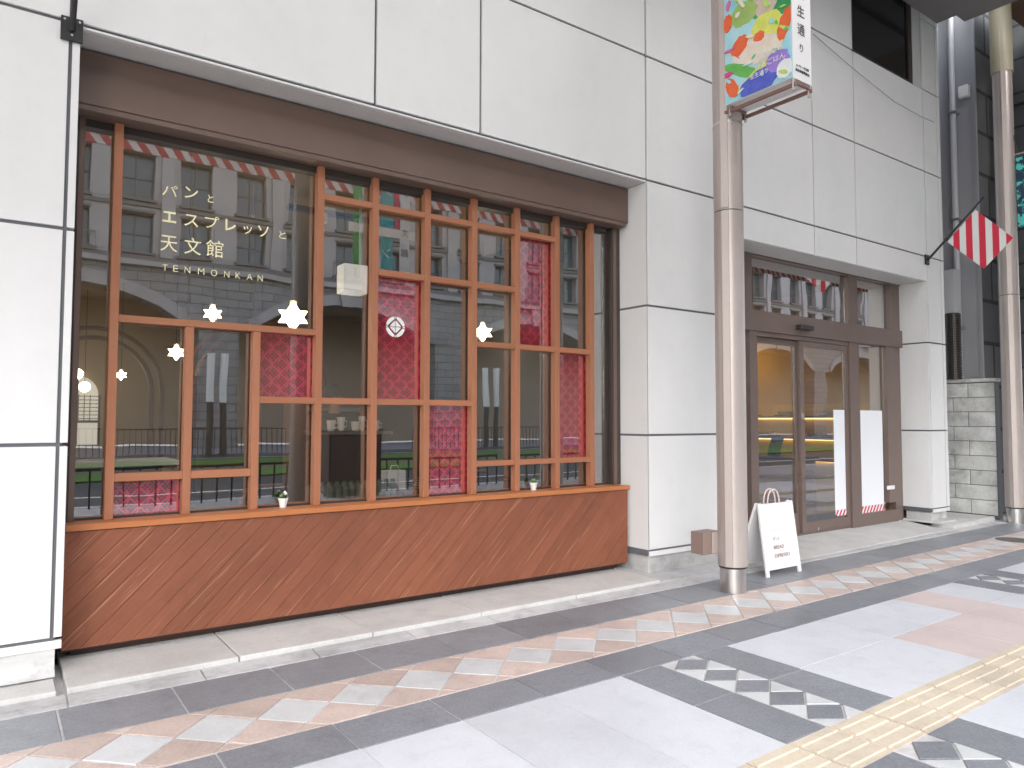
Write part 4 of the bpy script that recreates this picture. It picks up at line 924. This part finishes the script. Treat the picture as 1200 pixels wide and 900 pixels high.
for yy in (.5, .95, 1.4): B('wall_rib', pipem, gb, 11.53, 11.549, yy, yy+.03, 1.9, 9)
dp = thing('drain_pipe', 'pale vertical drain pipe on the grey clad wall', 'pipe', (11.48, .28, 0)); MB().tube([(11.46, .28, 1.2), (11.46, .28, 9)], .04, 14).build('pipe', pipem, dp, smooth=True)
for z in (2.7, 4.3, 5.9): B('pipe_clip', steel, dp, 11.41, 11.549, .22, .34, z, z+.03)
ac = thing('vent_duct', 'black corrugated duct in the shadow beside the white pillar', 'duct', (11, .6, 2.5))
for k in range(26): MB().cyl((11.34, .31), .105, 1.96+.037*k, 1.96+.037*k+.022, 16).build('ring', darkm, ac)
MB().cyl((11.34, .31), .09, 1.957, 2.92, 16).build('hose', black, ac); B('duct_box', pipem, ac, 11.24, 11.44, .24, .42, 2.921, 3.55)
sp_ = thing('spotlight', 'small white floodlight high on the grey clad wall', 'light', (11.5, .12, 6.2)); B('housing', signw, sp_, 11.44, 11.53, .06, .2, 6.1, 6.28, bevel=.012); B('bracket', steel, sp_, 11.531, 11.549, .1, .16, 6.15, 6.22)
db = thing('dark_clad_building', 'tall dark stone clad building beyond the alley', 'building', (13.5, 2, 0)); B('wall', darkbrick, db, 13.2, 17, -.4, 8, 0, 11)
B('alley_light_block', darkwall, db, 10.4, 13.19, .0, 8, 9.01, 9.2)  # unseen cover added over the alley to keep it dark
for z in (1.95, 3.45, 4.9, 6.4): B('ledge', darkwall, db, 13.12, 13.199, -.4, 8, z, z+.09)
gp = thing('galvanised_post', 'slim dark post standing beside the far column', 'post', (12.1, -.12, 0)); B('post', darkwall, gp, 11.9, 12.0, -.20, -.10, 0, 6.9); B('edge_strip', pipem, gp, 11.87, 11.899, -.24, -.19, 0, 6.9)
nb = thing('next_shop_building', 'shadowy shop building beyond the far column', 'building', (20, 0, 0)); B('wall', darkwall, nb, 17.01, 60, .3, 8, 0, 9); B('shopfront', mat('shop_interior', (.25, .2, .15), .7), nb, 18, 30, .2, .299, .1, 2.8)

# ================================================================== ACROSS THE STREET (seen mirrored)
B('kerb', gr_white, None, -40, 90, -7.75, -7.61, -.3, .0, kind='structure')
B('road', asph, None, -60, 110, -30, -7.76, -.3, -.14, kind='structure')
for a, b in ((-17.2, -14.2), (-22.5, -19.5)): B('tram_lawn', grassm, None, -60, 110, a, b, -.139, -.09, kind='stuff')
B('track_bed', trackm, None, -60, 110, -19.49, -17.21, -.139, -.10, kind='structure')
B('far_sidewalk', pavefar, None, -60, 110, -34, -24.5, -.3, .0, kind='structure')
for i, y in enumerate((-10.6, -24.2)): B('road_line', whitep, None, -60, 110, y-.07, y+.07, -.1395, -.134, kind='structure')
def railing(x0, n, y, lab, dx=.23, z0=0, h=.62):
    t = thing('railing', lab, 'railing', (x0, y, z0), 'black street railings'); L = dx*n
    B('top_rail', black, t, x0, x0+L, y-.02, y+.02, z0+h-.04, z0+h); 
    me = MB().box(-.012, .012, -.012, .012, z0, z0+h-.04).mesh('baluster', black)
    for k in range(n+1): link('baluster', me, t, (dx*k, 0, -z0))
    return t
for i in range(4): railing(1.0+4.0*i, 16, -7.35, ['first black kerb railing panel opposite the left end of the window', 'second black kerb railing panel opposite the middle of the window', 'third black kerb railing panel opposite the near column', 'fourth black kerb railing panel opposite the entrance'][i])
for i in range(3): railing(2.0+14*i, 40, -24.9, ['left far railing beyond the tram lawn', 'middle far railing beyond the tram lawn', 'right far railing beyond the tram lawn'][i], dx=.2, h=1.0)
ob = thing('department_store', 'grey stone arcaded department store across the street mirrored in the glass', 'building', (20, -31, 0))
OY = -30.7; BAY = 12.6; P0 = 8.7-12.6*2
NB = 9; xe = P0+BAY*NB
def arcs(x0, x1, zs, zc, n=14):
    # segmental arch through (x0,zs) .. (mid,zc) .. (x1,zs)
    h = (x1-x0)/2; s = zc-zs; rr = (h*h+s*s)/(2*s); cz = zc-rr; mx_ = (x0+x1)/2
    return [(x0+(x1-x0)*i/n, cz+math.sqrt(max(rr*rr-(x0+(x1-x0)*i/n-mx_)**2, 0))) for i in range(n+1)]
wm = {}
for k in range(NB):
    xa = P0+BAY*k; a0, a1 = xa+1.3, xa+BAY-1.3
    ap = arcs(a0, a1, 5.6, 7.3)
    m_ = MB()
    # spandrel strips
    for i in range(len(ap)-1):
        (u0, v0), (u1, v1) = ap[i], ap[i+1]
        m_.prism([(u0, v0), (u1, v1), (u1, 8.2), (u0, 8.2)], 1, OY-1.2, OY)
    m_.box(xa, a0, OY-1.2, OY, 5.6, 8.2); m_.box(a1, xa+BAY, OY-1.2, OY, 5.6, 8.2)
    m_.build('arch_wall', course, ob)
    # archivolt rim
    rim = MB()
    for i in range(len(ap)-1):
        (u0, v0), (u1, v1) = ap[i], ap[i+1]
        rim.prism([(u0, v0), (u1, v1), (u1, v1+.55), (u0, v0+.55)], 1, OY+.001, OY+.12)
    rim.build('arch_moulding', stone_op, ob)
    B('pier', course, ob, xa-.9, xa+.9, OY-1.1, OY-.05, 0, 5.6)
B('cornice', stone_op, ob, P0, xe, OY-1.2, OY+.35, 8.2, 8.45); B('cornice', stone_dk, ob, P0, xe, OY-1.2, OY+.15, 8.451, 8.7); B('cornice', stone_op, ob, P0, xe, OY-1.2, OY+.5, 14.6, 15.1)
B('inner_wall', arcwall, ob, P0, xe, OY-6.2, OY-6, 0, 8.2); B('inner_ceiling', arcwall, ob, P0, xe, OY-6, OY-1.2, 7.6, 8.2); B('upper_back', stone_dk, ob, P0, xe, OY-6, OY-1.201, 8.201, 14.59)
# upper wall with recessed windows
UX = 2.52; rows = [(8.9, 10.6), (11.25, 13.35), (15.6, 18)]
for ri, (z0, z1) in enumerate([(8.7, 8.9), (10.6, 11.25), (13.35, 14.6)]): B('spandrel', stone_op, ob, P0, xe, OY-1.19, OY-.02, z0+.001, z1-.001)
nw = int(BAY*NB/UX)
pier_me = [MB().box(-.56, .56, -.55, 0, z0, z1).mesh('wall_pier', stone_op) for z0, z1 in rows]
pil_me = MB().box(-.28, .28, 0, .14, 8.72, 14.58).mesh('pilaster', stone_op)
wn = [MB().box(-.71, .71, -.5, -.42, z0, z1).mesh('window', opglass) for z0, z1 in rows]
mu = [MB().box(-.03, .03, -.42, -.36, z0, z1).box(-.7, .7, -.42, -.37, (z0+z1)/2-.03, (z0+z1)/2+.03).box(-.78, .78, -.1, .16, z0-.13, z0).box(-.75, .75, -.05, .08, z1+.02, z1+.14).mesh('window_frame', stone_dk) for z0, z1 in rows]
for k in range(nw):
    xw = P0+UX*(k+.5)+.12
    for ri in range(3):
        if ri == 2: continue
        w_ = link('window', wn[ri], ob, Vector((xw, OY, 0))-ob.location); link('window_frame', mu[ri], w_)
        link('wall_pier', pier_me[ri], ob, Vector((xw+UX/2, OY, 0))-ob.location)
    if k % 2 == 0: link('pilaster', pil_me, ob, Vector((xw+UX/2, OY, 0))-ob.location)


# dark cabinet added to darken the pane reflection; hanging banners on the kerb side
uc = thing('reflection_blocker', 'dark metal cabinet added at the kerb to darken the window reflection', 'cabinet', (5.2, -6.9, 0))
B('cabinet_body', darkm, uc, 4.75, 5.75, -7.1, -6.75, .05, 1.15, bevel=.01); B('cabinet_roof', darkwall, uc, 4.72, 5.78, -7.13, -6.72, 1.151, 1.19, bevel=.01); B('cabinet_foot', joint, uc, 4.78, 5.72, -7.08, -6.78, 0, .049)
B('door_leaf', darkwall, uc, 4.79, 5.245, -6.749, -6.738, .1, 1.1); B('door_leaf', darkwall, uc, 5.255, 5.71, -6.749, -6.738, .1, 1.1)
RB = (R(90), 0, R(180))
for i, (x0, x1, zb, col, body, lab) in enumerate([(4.86, 5.07, 3.55, (.08, .42, .48), 'キャンペーン', 'tall teal banner hung under the arcade edge'), (5.09, 5.17, 4.3, (.60, .06, .16), '売出し中', 'narrow crimson banner hung under the arcade edge'), (5.19, 5.36, 3.6, (.72, .76, .82), 'レッツ天文館', 'tall pale banner hung under the arcade edge'), (4.40, 4.54, 3.7, (.10, .40, .16), 'まつり', 'tall green banner hung under the arcade edge')]):
    t = thing('hanging_banner', lab, 'banner', ((x0+x1)/2, -5, 5.9), 'vertical banners under the arcade edge')
    B('cloth', mat('banner_%d' % i, col, .7), t, x0, x1, -5.004, -5.0, zb, 5.85); MB().tube([(x0, -5.002, 5.87), (x1, -5.002, 5.87)], .012, 8).build('rod', steel, t); MB().tube([((x0+x1)/2, -5.002, 5.88), ((x0+x1)/2, -5.002, 6.73)], .004, 5).build('cord', steel, t)
    n = len(body)
    for k, ch in enumerate(body): text(ch if ch != 'ー' else 'ー', 'lettering', whitep if i != 2 else blackink, t, ((x0+x1)/2, -4.998, 5.6-(5.5-zb)*k/n), .1, RB, h=min((x1-x0)*.75, .2))

for i, (x, y) in enumerate([(6.9, -24.4), (7.37, -24.4), (19.7, -24.4), (20.3, -24.4)]):
    t = thing('pale_pillar', ['left of the left pair of pale pillars at the far kerb', 'right of the left pair of pale pillars at the far kerb', 'left of the right pair of pale pillars at the far kerb', 'right of the right pair of pale pillars at the far kerb'][i], 'pillar', (x, y, 0), 'pale pillars at the far kerb')
    MB().cyl((x, y), .12, 0, 2.0, 20).build('lower_shaft', darkwall, t, smooth=True); MB().cyl((x, y), .14, 2.001, 3.9, 20).build('upper_shaft', signw, t, smooth=True)
for i, (x, y, r_) in enumerate([(2.9, 5.4, .8), (1.1, 6.6, .7)]):
    t = thing('timber_arch', ['larger timber arch inside the cafe behind the short post', 'smaller timber arch inside the cafe near the arched window'][i], 'arch', (x, y, .05), 'timber arches in the cafe')
    for dr in (0, .13):
        P = [(x-r_-dr, y, .06)]+[(x-(r_+dr)*math.cos(math.pi*k/16), y, 1.75+(r_+dr)*math.sin(math.pi*k/16)) for k in range(17)]+[(x+r_+dr, y, .06)]
        MB().tube(P, .035, 6).build('arch_rib', midwood, t, smooth=True)

dt_ = MB().box(-.95, .95, .001, .22, 8.66, 8.80).mesh('balcony_ledge', stone_dk)
for k in range(nw):
    if k % 5 == 2:
        xw = P0+UX*(k+.5)+.12
        t = link('balcony_ledge', dt_, ob, Vector((xw, OY, 0))-ob.location)
        rl = MB().box(-.95, .95, .14, .17, 9.45, 9.49)
        for j in range(9): rl.box(-.93+.232*j, -.905+.232*j, .145, .165, 8.8, 9.45)
        link('balcony_rail', rl.mesh('balcony_rail', stone_dk), t)
for k in range(NB):
    xc_ = P0+BAY*(k+.5); MB().prism([(xc_-.3, 7.2), (xc_+.3, 7.2), (xc_+.45, 8.15), (xc_-.45, 8.15)], 1, OY+.121, OY+.3).build('keystone', stone_op, ob)
B('string_course', stone_dk, ob, P0, xe, OY+.001, OY+.09, 10.9, 11.08)

lb_ = thing('left_light_block', 'plain beige block added out of view left of the cafe building to hold back sky light', 'building', (-10, 1, 0))  # unseen building added to cut sky light on the left panels
B('wall', inwall, lb_, -30, -3.02, .02, 9, 0, 9); B('shop_glass', opglass, lb_, -12, -4, -.01, .019, .4, 3.0); B('shop_sign', darkwall, lb_, -12, -4, -.2, .019, 3.1, 3.8)
B('end_block_wall', stone_op, lb_, -30.3, -30.01, -7.2, 9, 0, 7.5)
